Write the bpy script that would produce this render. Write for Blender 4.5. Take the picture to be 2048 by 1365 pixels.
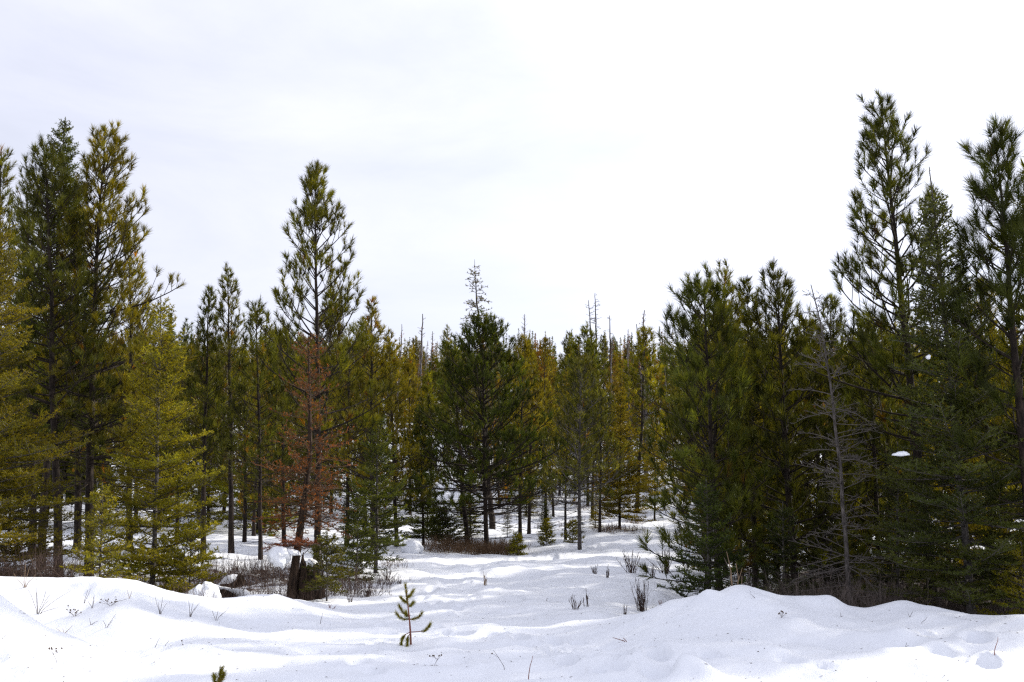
import bpy, bmesh, math
import numpy as np

for o in list(bpy.data.objects):
    bpy.data.objects.remove(o)
scene = bpy.context.scene
COL = scene.collection
R = math.radians

# ------------------------------------------------------------------ camera
FPX, CX, CY = 2048 * 35.0 / 36.0, 1024.0, 682.5
CAM_Z, PITCH = 1.7, math.atan((1010 - 682.5) / FPX)
cam_d = bpy.data.cameras.new('camera')
cam_d.lens, cam_d.sensor_width = 35.0, 36.0
cam_d.clip_start, cam_d.clip_end = 0.1, 3000.0
cam = bpy.data.objects.new('camera', cam_d)
COL.objects.link(cam)
cam.location = (0, 0, CAM_Z)
cam.rotation_euler = (math.pi / 2 + PITCH, 0, 0)
scene.camera = cam

# ------------------------------------------------------------------ sky, sun, exposure
SUN_AZ, SUN_EL = R(64), R(29)          # azimuth to the right of the view axis (+Y)
sun_dir = (math.sin(SUN_AZ) * math.cos(SUN_EL), math.cos(SUN_AZ) * math.cos(SUN_EL), math.sin(SUN_EL))
world = bpy.data.worlds.new('World')
scene.world = world
world.use_nodes = True
nt = world.node_tree
nt.nodes.clear()
N, LK = nt.nodes, nt.links
def wmath(op, a, b=None, c=None, clamp=False):
    n = N.new('ShaderNodeMath'); n.operation = op; n.use_clamp = clamp
    for i, v in enumerate((a, b, c)):
        if v is None: continue
        if isinstance(v, (int, float)): n.inputs[i].default_value = v
        else: LK.new(v, n.inputs[i])
    return n.outputs[0]
w_out = N.new('ShaderNodeOutputWorld')
w_bg = N.new('ShaderNodeBackground'); w_bg.inputs[1].default_value = 0.1
sky = N.new('ShaderNodeTexSky'); sky.sky_type = 'NISHITA'; sky.sun_disc = False
sky.sun_elevation, sky.sun_rotation = SUN_EL, SUN_AZ
sky.altitude, sky.dust_density = 900, 0.6
tc = N.new('ShaderNodeTexCoord')
mp = N.new('ShaderNodeMapping'); mp.inputs['Scale'].default_value = (1.3, 1.0, 3.6); mp.inputs['Location'].default_value = (3.1, 0.4, 1.7)
LK.new(tc.outputs['Generated'], mp.inputs[0])
nz = N.new('ShaderNodeTexNoise'); nz.inputs['Scale'].default_value = 2.2; nz.inputs['Detail'].default_value = 7; nz.inputs['Roughness'].default_value = 0.58
nz.inputs['Distortion'].default_value = 0.4
LK.new(mp.outputs[0], nz.inputs['Vector'])
dot = N.new('ShaderNodeVectorMath'); dot.operation = 'DOT_PRODUCT'; dot.inputs[1].default_value = sun_dir
LK.new(tc.outputs['Generated'], dot.inputs[0])
cpos = wmath('MAXIMUM', dot.outputs['Value'], 0.0)
glow = wmath('MULTIPLY', wmath('POWER', cpos, 1.7), 0.42)      # thin cloud scatters forward, round the sun
veil_l = wmath('MULTIPLY', wmath('ADD', wmath('ADD', 0.72, wmath('MULTIPLY', nz.outputs['Fac'], 0.06)), glow), 10.0)
vcol = N.new('ShaderNodeCombineColor')
LK.new(wmath('MULTIPLY', veil_l, 0.945), vcol.inputs[0]); LK.new(wmath('MULTIPLY', veil_l, 0.968), vcol.inputs[1]); LK.new(wmath('MULTIPLY', veil_l, 1.115), vcol.inputs[2])
cover = wmath('MULTIPLY_ADD', nz.outputs['Fac'], 0.5, 0.64, clamp=True)
wmix = N.new('ShaderNodeMix'); wmix.data_type = 'RGBA'
LK.new(cover, wmix.inputs[0]); LK.new(sky.outputs[0], wmix.inputs[6]); LK.new(vcol.outputs[0], wmix.inputs[7])
LK.new(wmix.outputs[2], w_bg.inputs[0]); LK.new(w_bg.outputs[0], w_out.inputs[0])

sun_l = bpy.data.lights.new('sun', 'SUN')
sun_l.energy, sun_l.angle, sun_l.color = 4.8, R(1.8), (1.0, 0.94, 0.83)
sun = bpy.data.objects.new('sun', sun_l); COL.objects.link(sun)
import mathutils
sun.rotation_euler = mathutils.Vector(sun_dir).to_track_quat('Z', 'Y').to_euler()
sun.location = (30, 20, 30)
vs = scene.view_settings
scene.display_settings.display_device = 'sRGB'
vs.view_transform, vs.look, vs.exposure, vs.gamma = 'Standard', 'None', 0.36, 1.0
vs.use_curve_mapping = False
cy = scene.cycles
cy.use_denoising = False
scene.cycles.filter_width = 1.3
cy.max_bounces, cy.diffuse_bounces, cy.glossy_bounces, cy.transmission_bounces = 4, 2, 1, 2
cy.caustics_reflective = cy.caustics_refractive = False
cy.sample_clamp_indirect = 4.0

# ------------------------------------------------------------------ small maths
UP = np.array([0., 0., 1.])
def nrm(v): return v / np.maximum(np.linalg.norm(v, axis=-1, keepdims=True), 1e-9)
SP, CP = math.sin(PITCH), math.cos(PITCH)
def pix(px, py, d):
    """the world point at forward distance d that the pixel (of the 2048 x 1365 photograph) looks at"""
    a, b = (px - CX) / FPX, -(py - CY) / FPX
    dy, dz = CP - b * SP, SP + b * CP
    return np.array([a * d / dy, d, CAM_Z + dz * d / dy])
def hash01(ix, iy, seed):
    h = (ix.astype(np.int64) * 374761393 + iy.astype(np.int64) * 668265263 + seed * 974711) & 0xffffffff
    h = ((h ^ (h >> 13)) * 1274126177) & 0xffffffff
    h = ((h ^ (h >> 16)) * 2246822519) & 0xffffffff
    return ((h ^ (h >> 15)) & 0xffffff) / float(0xffffff)
def vnoise(x, y, seed=0):
    x = np.asarray(x, float); y = np.asarray(y, float)
    ix, iy = np.floor(x), np.floor(y)
    fx, fy = x - ix, y - iy
    fx = fx * fx * fx * (fx * (fx * 6 - 15) + 10); fy = fy * fy * fy * (fy * (fy * 6 - 15) + 10)
    a = hash01(ix, iy, seed); b = hash01(ix + 1, iy, seed); c = hash01(ix, iy + 1, seed); d = hash01(ix + 1, iy + 1, seed)
    return (a + (b - a) * fx) * (1 - fy) + (c + (d - c) * fx) * fy - 0.5
def sstep(a, b, x):
    t = np.clip((x - a) / (b - a), 0, 1); return t * t * (3 - 2 * t)

# ------------------------------------------------------------------ materials
def new_mat(name):
    m = bpy.data.materials.new(name); m.use_nodes = True
    m.node_tree.nodes.clear()
    return m, m.node_tree.nodes, m.node_tree.links
def link_noise(n, l, scale, detail=4, coord='Object', vec=None, rough=.55):
    t = n.new('ShaderNodeTexNoise'); t.inputs['Scale'].default_value = scale; t.inputs['Detail'].default_value = detail; t.inputs['Roughness'].default_value = rough
    if vec is None:
        c = n.new('ShaderNodeTexCoord'); vec = c.outputs[coord]
    l.new(vec, t.inputs['Vector'])
    return t
def mixc(n, l, fac, a, b, blend='MIX'):
    m = n.new('ShaderNodeMix'); m.data_type = 'RGBA'; m.blend_type = blend
    for i, v in ((0, fac), (6, a), (7, b)):
        if hasattr(v, 'links') or hasattr(v, 'is_linked'): l.new(v, m.inputs[i])
        elif i == 0: m.inputs[0].default_value = v
        else: m.inputs[i].default_value = (*v, 1)
    return m.outputs[2]

def needle_mat(name, trans=0.46, gloss=0.015):
    """colour = the tree's own object colour x a small per-shoot tint"""
    m, n, l = new_mat(name)
    oi = n.new('ShaderNodeObjectInfo'); at = n.new('ShaderNodeAttribute'); at.attribute_name = 'tint'
    c = mixc(n, l, 1.0, oi.outputs['Color'], at.outputs['Color'], 'MULTIPLY')
    d = n.new('ShaderNodeBsdfDiffuse'); t = n.new('ShaderNodeBsdfTranslucent'); g = n.new('ShaderNodeBsdfGlossy')
    g.inputs['Roughness'].default_value = 0.42; g.inputs['Color'].default_value = (.85, .85, .75, 1)
    l.new(c, d.inputs[0])
    l.new(mixc(n, l, 1.0, c, (1.5, 1.3, .5), 'MULTIPLY'), t.inputs[0])
    m1 = n.new('ShaderNodeMixShader'); m1.inputs[0].default_value = trans
    l.new(d.outputs[0], m1.inputs[1]); l.new(t.outputs[0], m1.inputs[2])
    m2 = n.new('ShaderNodeMixShader'); m2.inputs[0].default_value = gloss
    l.new(m1.outputs[0], m2.inputs[1]); l.new(g.outputs[0], m2.inputs[2])
    o = n.new('ShaderNodeOutputMaterial'); l.new(m2.outputs[0], o.inputs[0])
    return m
def bark_mat(name, c0, c1, c2, scale=(9, 9, 2.2), bump=0.6):
    m, n, l = new_mat(name)
    tc = n.new('ShaderNodeTexCoord'); mp = n.new('ShaderNodeMapping'); mp.inputs['Scale'].default_value = scale
    l.new(tc.outputs['Object'], mp.inputs[0])
    a = link_noise(n, l, 2.6, 6, vec=mp.outputs[0], rough=.65)
    v = n.new('ShaderNodeTexVoronoi'); v.inputs['Scale'].default_value = 1.6; l.new(mp.outputs[0], v.inputs['Vector'])
    r = n.new('ShaderNodeValToRGB'); r.color_ramp.elements[0].position = .36; r.color_ramp.elements[1].position = .66
    r.color_ramp.elements[0].color = (*c0, 1); r.color_ramp.elements[1].color = (*c1, 1)
    l.new(a.outputs['Fac'], r.inputs[0])
    b = link_noise(n, l, .9, 3, vec=tc.outputs['Object'])
    k = n.new('ShaderNodeMapRange'); k.inputs[1].default_value = .52; k.inputs[2].default_value = .68; l.new(b.outputs['Fac'], k.inputs[0])
    col = mixc(n, l, k.outputs[0], r.outputs[0], c2)
    p = n.new('ShaderNodeBsdfPrincipled'); p.inputs['Roughness'].default_value = .9; p.inputs['Specular IOR Level'].default_value = .2
    l.new(col, p.inputs['Base Color'])
    ad = n.new('ShaderNodeMath'); ad.operation = 'ADD'; l.new(a.outputs['Fac'], ad.inputs[0]); l.new(v.outputs['Distance'], ad.inputs[1])
    bp = n.new('ShaderNodeBump'); bp.inputs['Strength'].default_value = bump; bp.inputs['Distance'].default_value = .03
    l.new(ad.outputs[0], bp.inputs['Height']); l.new(bp.outputs[0], p.inputs['Normal'])
    o = n.new('ShaderNodeOutputMaterial'); l.new(p.outputs[0], o.inputs[0])
    return m
def plain_mat(name, c0, c1, scale=30, rough=.85):
    m, n, l = new_mat(name)
    a = link_noise(n, l, scale, 3)
    p = n.new('ShaderNodeBsdfPrincipled'); p.inputs['Roughness'].default_value = rough; p.inputs['Specular IOR Level'].default_value = .25
    l.new(mixc(n, l, a.outputs['Fac'], c0, c1), p.inputs['Base Color'])
    o = n.new('ShaderNodeOutputMaterial'); l.new(p.outputs[0], o.inputs[0])
    return m
def snow_mat(name, ground=False):
    m, n, l = new_mat(name)
    tc = n.new('ShaderNodeTexCoord')
    f = link_noise(n, l, 55, 3, vec=tc.outputs['Object'], rough=.7)
    g = link_noise(n, l, 3.2, 4, vec=tc.outputs['Object'])
    p = n.new('ShaderNodeBsdfPrincipled'); p.inputs['Roughness'].default_value = .55; p.inputs['Specular IOR Level'].default_value = .3
    col = mixc(n, l, g.outputs['Fac'], (.78, .802, .85), (.84, .855, .885))
    if ground:
        at = n.new('ShaderNodeAttribute'); at.attribute_name = 'litter'
        ln = link_noise(n, l, 2.6, 6, vec=tc.outputs['Object'], rough=.7)
        s = n.new('ShaderNodeMath'); s.operation = 'ADD'; l.new(at.outputs['Fac'], s.inputs[0]); l.new(ln.outputs['Fac'], s.inputs[1])
        k = n.new('ShaderNodeMapRange'); k.inputs[1].default_value = .94; k.inputs[2].default_value = 1.06; l.new(s.outputs[0], k.inputs[0])
        lf = link_noise(n, l, 24, 4, vec=tc.outputs['Object'], rough=.8)
        lit = mixc(n, l, lf.outputs['Fac'], (.035, .022, .013), (.15, .095, .06))
        col = mixc(n, l, k.outputs[0], col, lit)
    l.new(col, p.inputs['Base Color'])
    bp = n.new('ShaderNodeBump'); bp.inputs['Strength'].default_value = .5; bp.inputs['Distance'].default_value = .014
    l.new(f.outputs['Fac'], bp.inputs['Height'])
    mid = link_noise(n, l, 14, 5, vec=tc.outputs['Object'], rough=.6)
    b3 = n.new('ShaderNodeBump'); b3.inputs['Strength'].default_value = .30; b3.inputs['Distance'].default_value = .03
    l.new(mid.outputs['Fac'], b3.inputs['Height']); l.new(bp.outputs[0], b3.inputs['Normal'])
    b2 = n.new('ShaderNodeBump'); b2.inputs['Strength'].default_value = .25; b2.inputs['Distance'].default_value = .06
    l.new(g.outputs['Fac'], b2.inputs['Height']); l.new(b3.outputs[0], b2.inputs['Normal'])
    l.new(b2.outputs[0], p.inputs['Normal'])
    o = n.new('ShaderNodeOutputMaterial'); l.new(p.outputs[0], o.inputs[0])
    return m
M_NEEDLE = needle_mat('needles')
M_RUST = needle_mat('dead_needles', .25, .02)
M_BARK = bark_mat('pine_bark', (.008, .006, .005), (.040, .028, .021), (.018, .013, .011))
M_FIRBARK = bark_mat('fir_bark', (.022, .019, .017), (.135, .12, .11), (.06, .052, .047), (6, 6, 6), .3)
M_GREY = bark_mat('weathered_wood', (.035, .030, .028), (.24, .215, .21), (.09, .078, .07), (10, 10, 1.4), .5)
M_TWIG = plain_mat('dead_twig', (.055, .04, .033), (.15, .12, .105), 6)
M_GREYTWIG = plain_mat('grey_twig', (.048, .041, .037), (.155, .135, .122), 6)
M_RUSTTWIG = plain_mat('rust_twig', (.042, .026, .015), (.125, .077, .043), 5)
M_SHRUB = plain_mat('shrub_stem', (.040, .025, .020), (.115, .075, .058), 9)
M_BRUSH = plain_mat('brush_stem', (.045, .026, .015), (.19, .115, .062), 4)
M_STRAW = plain_mat('dry_stalk', (.20, .13, .08), (.34, .24, .15), 9)
M_SEED = plain_mat('seed_head', (.05, .032, .02), (.11, .075, .05), 40)
M_REDTWIG = plain_mat('red_twig', (.16, .055, .04), (.26, .11, .08), 12)
M_SNAG = bark_mat('snag_bark', (.014, .012, .011), (.16, .14, .13), (.045, .038, .034), (12, 12, 2.5), .6)
M_STUMP = bark_mat('rotten_wood', (.009, .006, .005), (.075, .047, .03), (.028, .018, .012), (11, 11, 1.3), .9)
M_SNOW = snow_mat('snow')
M_GROUND = snow_mat('snow_ground', True)

# ------------------------------------------------------------------ mesh helpers
def mesh_from(name, parts, mats, smooth=True):
    """parts: list of (verts (n,3), faces (m,k), material index, tint (n,3) or None)"""
    V, F3, F4, M3, M4, T = [], [], [], [], [], []
    off = 0
    for v, f, mi, t in parts:
        if len(v) == 0: continue
        V.append(v); f = np.asarray(f) + off
        if f.shape[1] == 3: F3.append(f); M3.append(np.full(len(f), mi))
        else: F4.append(f); M4.append(np.full(len(f), mi))
        T.append(np.ones((len(v), 3)) if t is None else t)
        off += len(v)
    me = bpy.data.meshes.new(name)
    V = np.concatenate(V).astype(np.float32)
    n3 = sum(len(f) for f in F3); n4 = sum(len(f) for f in F4)
    loops = np.concatenate([f.ravel() for f in F3] + [f.ravel() for f in F4]).astype(np.int32)
    starts = np.concatenate([np.arange(n3) * 3, n3 * 3 + np.arange(n4) * 4]).astype(np.int32)
    me.vertices.add(len(V)); me.vertices.foreach_set('co', V.ravel())
    me.loops.add(len(loops)); me.loops.foreach_set('vertex_index', loops)
    me.polygons.add(n3 + n4); me.polygons.foreach_set('loop_start', starts)
    me.polygons.foreach_set('material_index', np.concatenate(M3 + M4).astype(np.int32))
    sm = np.zeros(n3 + n4, bool); sm[n3:] = smooth
    me.polygons.foreach_set('use_smooth', sm)
    for m in mats: me.materials.append(m)
    if any(p[3] is not None for p in parts):
        a = me.attributes.new('tint', 'FLOAT_COLOR', 'POINT')
        t4 = np.ones((len(V), 4), np.float32); t4[:, :3] = np.concatenate(T)
        a.data.foreach_set('color', t4.ravel())
    me.update(calc_edges=True)
    return me
def tubes(pts, rad, sides):
    """pts (N,K,3), rad (N,K) -> one vert and quad array"""
    N_, K, _ = pts.shape
    tan = np.gradient(pts, axis=1); tan = nrm(tan)
    ref = np.where(np.abs(tan[..., 2:3]) > .9, np.array([1., 0, 0]), UP)
    a = nrm(np.cross(tan, ref)); b = np.cross(tan, a)
    th = np.arange(sides) * 2 * math.pi / sides
    v = pts[:, :, None] + rad[:, :, None, None] * (a[:, :, None] * np.cos(th)[:, None] + b[:, :, None] * np.sin(th)[:, None])
    i = np.arange(N_)[:, None, None] * K * sides; k = np.arange(K - 1)[None, :, None] * sides; s = np.arange(sides)[None, None]
    s2 = (s + 1) % sides
    f = np.stack([i + k + s, i + k + s2, i + k + sides + s2, i + k + sides + s], -1).reshape(-1, 4)
    return v.reshape(-1, 3), f
def link(name, data, parent=None, color=None):
    o = bpy.data.objects.new(name, data); COL.objects.link(o)
    if parent is not None: o.parent = parent
    if color is not None: o.color = (*color, 1)
    return o
def tag(o, label, cat, group=None):
    o['label'] = label; o['category'] = cat
    if group: o['group'] = group
    return o
def root(name, loc, label, cat, group=None):
    o = bpy.data.objects.new(name, None); COL.objects.link(o); o.location = loc
    o.empty_display_size = .3
    return tag(o, label, cat, group)
def copy_tree(src, loc, rz, sc, color, label, group):
    r = src.copy(); COL.objects.link(r); r.location = loc; r.rotation_euler = (.05 * math.sin(rz * 37), .05 * math.cos(rz * 53), rz); r.scale = (sc[0], sc[0], sc[1])
    tag(r, label, src['category'], group)
    for ch in src.children:
        c = ch.copy(); COL.objects.link(c); c.parent = r
        if color is not None and c.name.startswith('crown'): c.color = (*color, 1)
    return r

# ------------------------------------------------------------------ ground: one sheet of snow
CTRL = [  # (px, py, depth): points the snow surface passes through
    (-250, 1360, 10), (0, 1360, 10), (150, 1362, 10), (400, 1365, 10), (800, 1365, 10), (1200, 1362, 10), (1600, 1350, 10), (2048, 1350, 10), (2350, 1350, 10),
    (-250, 1165, 11.2), (-80, 1172, 11.3), (0, 1192, 11.4), (70, 1232, 11.4), (130, 1275, 11.4), (180, 1310, 11.3), (330, 1310, 11.6), (560, 1310, 11.8),
    (-250, 1180, 13.2), (0, 1252, 12.8), (110, 1290, 12.7), (200, 1302, 12.6), (300, 1296, 12.8),
    (-250, 1150, 15), (0, 1168, 14.6), (90, 1172, 14.5), (160, 1174, 14.4), (280, 1173, 14.3), (330, 1192, 14.5), (400, 1204, 14.8), (240, 1235, 13.3), (350, 1250, 13.4),
    (460, 1204, 15.6), (520, 1190, 16.5), (565, 1191, 16.6), (610, 1206, 16.6), (660, 1224, 16.4), (540, 1235, 14.5), (700, 1262, 14),
    (815, 1282, 12.9), (1000, 1285, 12.9), (740, 1240, 16), (870, 1240, 16), (1000, 1238, 16), (1120, 1228, 16), (1220, 1222, 16), (1300, 1240, 14.5),
    (1200, 1280, 12.9), (1340, 1222, 14.3), (1400, 1210, 13.9), (1440, 1203, 13.5), (1480, 1185, 13.2), (1520, 1196, 13.1), (1570, 1212, 13.1), (1640, 1222, 13.2), (1700, 1232, 13.3), (1735, 1240, 13.3),
    (1790, 1216, 13.5), (1850, 1217, 13.6), (1920, 1231, 13.5), (1975, 1248, 13.2), (2048, 1248, 12.4), (2250, 1240, 12.4), (1500, 1262, 12), (1750, 1275, 12), (1980, 1285, 11.4),
    # behind the banks
    (-300, 1190, 18), (0, 1200, 18), (200, 1205, 18), (400, 1212, 18), (560, 1205, 19.5), (680, 1195, 20), (-200, 1170, 25), (150, 1150, 25), (400, 1135, 25), (600, 1140, 25),
    (1400, 1262, 15.2), (1480, 1262, 15.2), (1600, 1270, 15.5), (1800, 1270, 15.7), (2048, 1268, 15.2), (2300, 1270, 15), (1500, 1225, 20), (1800, 1222, 20), (2200, 1220, 20), (1600, 1160, 30), (2100, 1150, 30),
    # the track
    (760, 1195, 19.5), (860, 1172, 22), (1000, 1182, 21), (1150, 1195, 19.5), (1270, 1205, 18.5), (850, 1130, 27), (980, 1140, 26), (1120, 1135, 26.5), (1260, 1150, 24), (1340, 1150, 24),
    (760, 1110, 31), (900, 1106, 33), (1030, 1108, 33), (1160, 1094, 34.5), (1270, 1086, 36), (1340, 1064, 42), (1200, 1062, 43), (1050, 1072, 42), (850, 1072, 42), (1350, 1034, 52), (1150, 1036, 52),
    (600, 1088, 36), (300, 1078, 36), (-200, 1080, 36), (1700, 1080, 42), (2200, 1060, 42),
]
for d, py in ((55, 1022), (63, 970), (75, 918), (100, 868), (140, 806), (185, 772), (230, 800)):
    for px in (-700, -200, 300, 750, 1100, 1500, 2000, 2600):
        if d == 55 and 900 < px < 1400: continue
        CTRL.append((px, py - 10 * math.sin(px * .004 + d), d))
cp = np.array([pix(*c) for c in CTRL])
def uvmap(x, y):
    yy = np.clip(y, 9.5, 230)
    return np.stack([np.clip(x / yy, -.85, .85) * 3.0, np.log(yy) * 1.6], -1)
def tps(r2): return np.where(r2 > 1e-12, r2 * np.log(np.maximum(r2, 1e-12)), 0)
cu = uvmap(cp[:, 0], cp[:, 1]); nC = len(cp)
A = tps(((cu[:, None] - cu[None]) ** 2).sum(-1)) + np.eye(nC) * 2e-3
Pm = np.concatenate([np.ones((nC, 1)), cu], 1)
sol = np.linalg.solve(np.block([[A, Pm], [Pm.T, np.zeros((3, 3))]]), np.concatenate([cp[:, 2] / (cp[:, 1] * .05 + .5), np.zeros(3)]))
# footprints: (px, py, depth guess resolved on the surface, heading)
def base_h(x, y):
    x = np.asarray(x, float); y = np.asarray(y, float)
    sh = x.shape; x = x.ravel(); y = y.ravel()
    out = np.empty(len(x))
    for s in range(0, len(x), 20000):
        u = uvmap(x[s:s + 20000], y[s:s + 20000])
        k = tps(((u[:, None] - cu[None]) ** 2).sum(-1))
        yy = np.clip(y[s:s + 20000], 9.5, 230)
        out[s:s + 20000] = (k @ sol[:nC] + sol[nC] + u @ sol[nC + 1:]) * (yy * .05 + .5)
    near = sstep(4, 9.5, y)
    out = out * near
    return out.reshape(sh)
def detail(x, y):
    amp = np.clip(1.6 - y / 40, .5, 1.4)
    nearf = 1 - .75 * sstep(13.5, 17, y)
    h = nearf * (.125 * vnoise(x / 2.4 + 7 + .8 * vnoise(x / 2, y / 2, 12), y / 1.2, 1) + .11 * vnoise(x / 1.0 + .8 * vnoise(x, y, 9), y / .7, 2)) + .045 * vnoise(x / .42, y / .36, 3) + .014 * vnoise(x / .15, y / .13, 4)
    h = h - .035 * np.maximum(0, vnoise(x / .30 + 3, y / .30, 14) - .26) / .24 * sstep(-.1, .2, vnoise(x / 2.2, y / 2.2, 15))
    rough = sstep(15.5, 19, y)                        # trampled, brushy snow on the track and under the trees
    h = h * amp + rough * (.16 * vnoise(x / 1.3, y / 1.6, 5) + .09 * vnoise(x / .45, y / .5, 6) + .30 * vnoise(x / 4, y / 4, 7) * sstep(40, 60, y))
    return h
def hit(px, py):
    """where the pixel's line of sight first meets the snow"""
    ds = np.concatenate([np.arange(9, 30, .05), np.arange(30, 200, .3)])
    p = np.stack([pix(px, py, d) for d in ds])
    g = base_h(p[:, 0], p[:, 1])
    k = np.argmax(p[:, 2] < g)
    return p[k, 0], p[k, 1]
STAMPS = []
def trail(pts, step, size, depth, seed):
    w = np.array([hit(*p) for p in pts]); rs = np.random.default_rng(seed)
    seg = np.linalg.norm(np.diff(w, axis=0), axis=1); cum = np.concatenate([[0], np.cumsum(seg)])
    for i, s in enumerate(np.arange(0, cum[-1], step)):
        x = np.interp(s, cum, w[:, 0]); y = np.interp(s, cum, w[:, 1])
        x2 = np.interp(s + .2, cum, w[:, 0]) - np.interp(s - .2, cum, w[:, 0]); y2 = np.interp(s + .2, cum, w[:, 1]) - np.interp(s - .2, cum, w[:, 1])
        a = math.atan2(y2, x2) + rs.normal(0, .2)
        o = .11 * (1 if i % 2 else -1)
        STAMPS.append((x - math.sin(a) * o + rs.normal(0, .04), y + math.cos(a) * o + rs.normal(0, .04), a, size * rs.uniform(.8, 1.25), depth * rs.uniform(.6, 1.2)))
trail([(1290, 1352), (1240, 1335), (1170, 1318), (1100, 1300), (1050, 1285), (990, 1268), (930, 1262)], .42, .17, .15, 1)
trail([(1180, 1345), (1120, 1312), (1090, 1290), (1085, 1275)], .45, .16, .14, 2)
trail([(745, 1350), (752, 1325), (745, 1300), (760, 1262), (770, 1245)], .5, .15, .10, 3)
trail([(1960, 1345), (1905, 1318), (1925, 1300), (1890, 1275), (1880, 1262)], .55, .17, .13, 4)
trail([(280, 1345), (400, 1312), (480, 1290), (560, 1262)], .5, .13, .08, 5)
trail([(900, 1235), (905, 1215), (915, 1200), (930, 1180), (960, 1150)], .7, .12, .08, 6)
trail([(1010, 1160), (1060, 1175), (1040, 1205)], .6, .12, .07, 7)
trail([(1100, 1108), (1060, 1112), (1020, 1118), (1000, 1125)], .7, .15, .10, 8)
trail([(1330, 1058), (1300, 1072), (1250, 1082), (1190, 1092), (1120, 1108), (1050, 1120), (980, 1135), (920, 1150)], .62, .17, .10, 9)
trail([(870, 1160), (880, 1180), (860, 1205), (840, 1225)], .55, .14, .08, 10)
trail([(1060, 1150), (1010, 1165), (960, 1190), (930, 1215), (900, 1240), (880, 1262)], .6, .14, .08, 11)
trail([(1400, 1330), (1330, 1315), (1270, 1305), (1200, 1295), (1130, 1280)], .46, .16, .12, 12)
trail([(1660, 1345), (1600, 1330), (1540, 1320)], .5, .12, .06, 13)
MOUNDS = []
for px, py, rx, ry, h in ((1375, 1352, .17, .16, .17), (1410, 1360, .12, .12, .08), (1475, 1192, .30, .3, .02), (1415, 1212, .14, .16, .09), (1725, 1288, .38, .25, .09), (1810, 1292, .20, .18, .11), (1810, 1322, .3, .18, .08),
                          (1985, 1330, .22, .2, .09), (1545, 1318, .2, .15, .06), (1630, 1224, .2, .2, .08), (1665, 1228, .16, .16, .09), (1895, 1272, .2, .2, -.06), (1325, 1196, .2, .25, .1)):
    x, y = hit(px, py); MOUNDS.append((x, y, rx, ry, h))
def G(x, y, fine=True):
    x = np.asarray(x, float); y = np.asarray(y, float)
    h = base_h(x, y)
    if fine:
        h = h + detail(x, y)
        for sx, sy, a, s, dp in STAMPS:
            dx, dy = x - sx, y - sy
            near = (np.abs(dx) < 1) & (np.abs(dy) < 1)
            if not near.any(): continue
            u = dx * math.cos(a) + dy * math.sin(a); v = -dx * math.sin(a) + dy * math.cos(a)
            r = np.sqrt((u / s) ** 2 + (v / (s * .62)) ** 2)
            h = h + np.where(near, -dp * np.exp(-r ** 3) + dp * .25 * np.exp(-((r - 1.45) / .4) ** 2), 0)
        for sx, sy, rx, ry, m in MOUNDS:
            r2 = ((x - sx) / rx) ** 2 + ((y - sy) / ry) ** 2
            h = h + m * np.exp(-r2)
    return h
def g1(x, y): return float(G(np.array([x]), np.array([y]))[0])

def spaced(segs):
    out = []
    for a, b, n in segs: out.append(np.linspace(a, b, n, endpoint=False))
    out.append([segs[-1][1]]); return np.concatenate(out)
gx = spaced([(-420, -120, 12), (-120, -40, 30), (-40, -12, 60), (-12, -7, 40), (-7, 7, 260), (7, 12, 40), (12, 40, 60), (40, 120, 30), (120, 420, 12)])
gy = spaced([(-60, 0, 14), (0, 8, 24), (8, 18, 170), (18, 30, 85), (30, 60, 50), (60, 120, 30), (120, 260, 30), (260, 700, 8)])
X, Y = np.meshgrid(gx, gy)
Z = G(X, Y)
nx, ny = len(gx), len(gy)
ii = (np.arange(ny - 1)[:, None] * nx + np.arange(nx - 1)[None]).ravel()
gm = mesh_from('ground', [(np.stack([X.ravel(), Y.ravel(), Z.ravel()], 1), np.stack([ii, ii + 1, ii + nx + 1, ii + nx], 1), 0, None)], [M_GROUND])
xr, yr = X.ravel(), Y.ravel()
u_ = xr / np.maximum(yr, 1)
# brown needle litter under the stands, its dark colour also standing in for shade
track_r = np.interp(yr, [14, 20, 30, 45, 60], [.20, .20, .24, .30, .34])
track_l = np.interp(yr, [14, 18, 24, 30], [-.40, -.22, -.17, -.14])
lit = .62 * sstep(0, .05, u_ - track_r) * sstep(14.6, 15.6, yr) * (1 - sstep(32, 45, yr))
lit = np.maximum(lit, .50 * sstep(0, .05, track_l - u_) * sstep(15.6, 17.5, yr) * (1 - sstep(24, 29, yr)))
lit = np.maximum(lit, .30 * sstep(48, 60, yr))
at = gm.attributes.new('litter', 'FLOAT', 'POINT'); at.data.foreach_set('value', lit.astype(np.float32))
ground = link('ground', gm); ground['kind'] = 'structure'
ground['label'] = 'white snow over the ground, banks, track and hillside'

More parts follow.
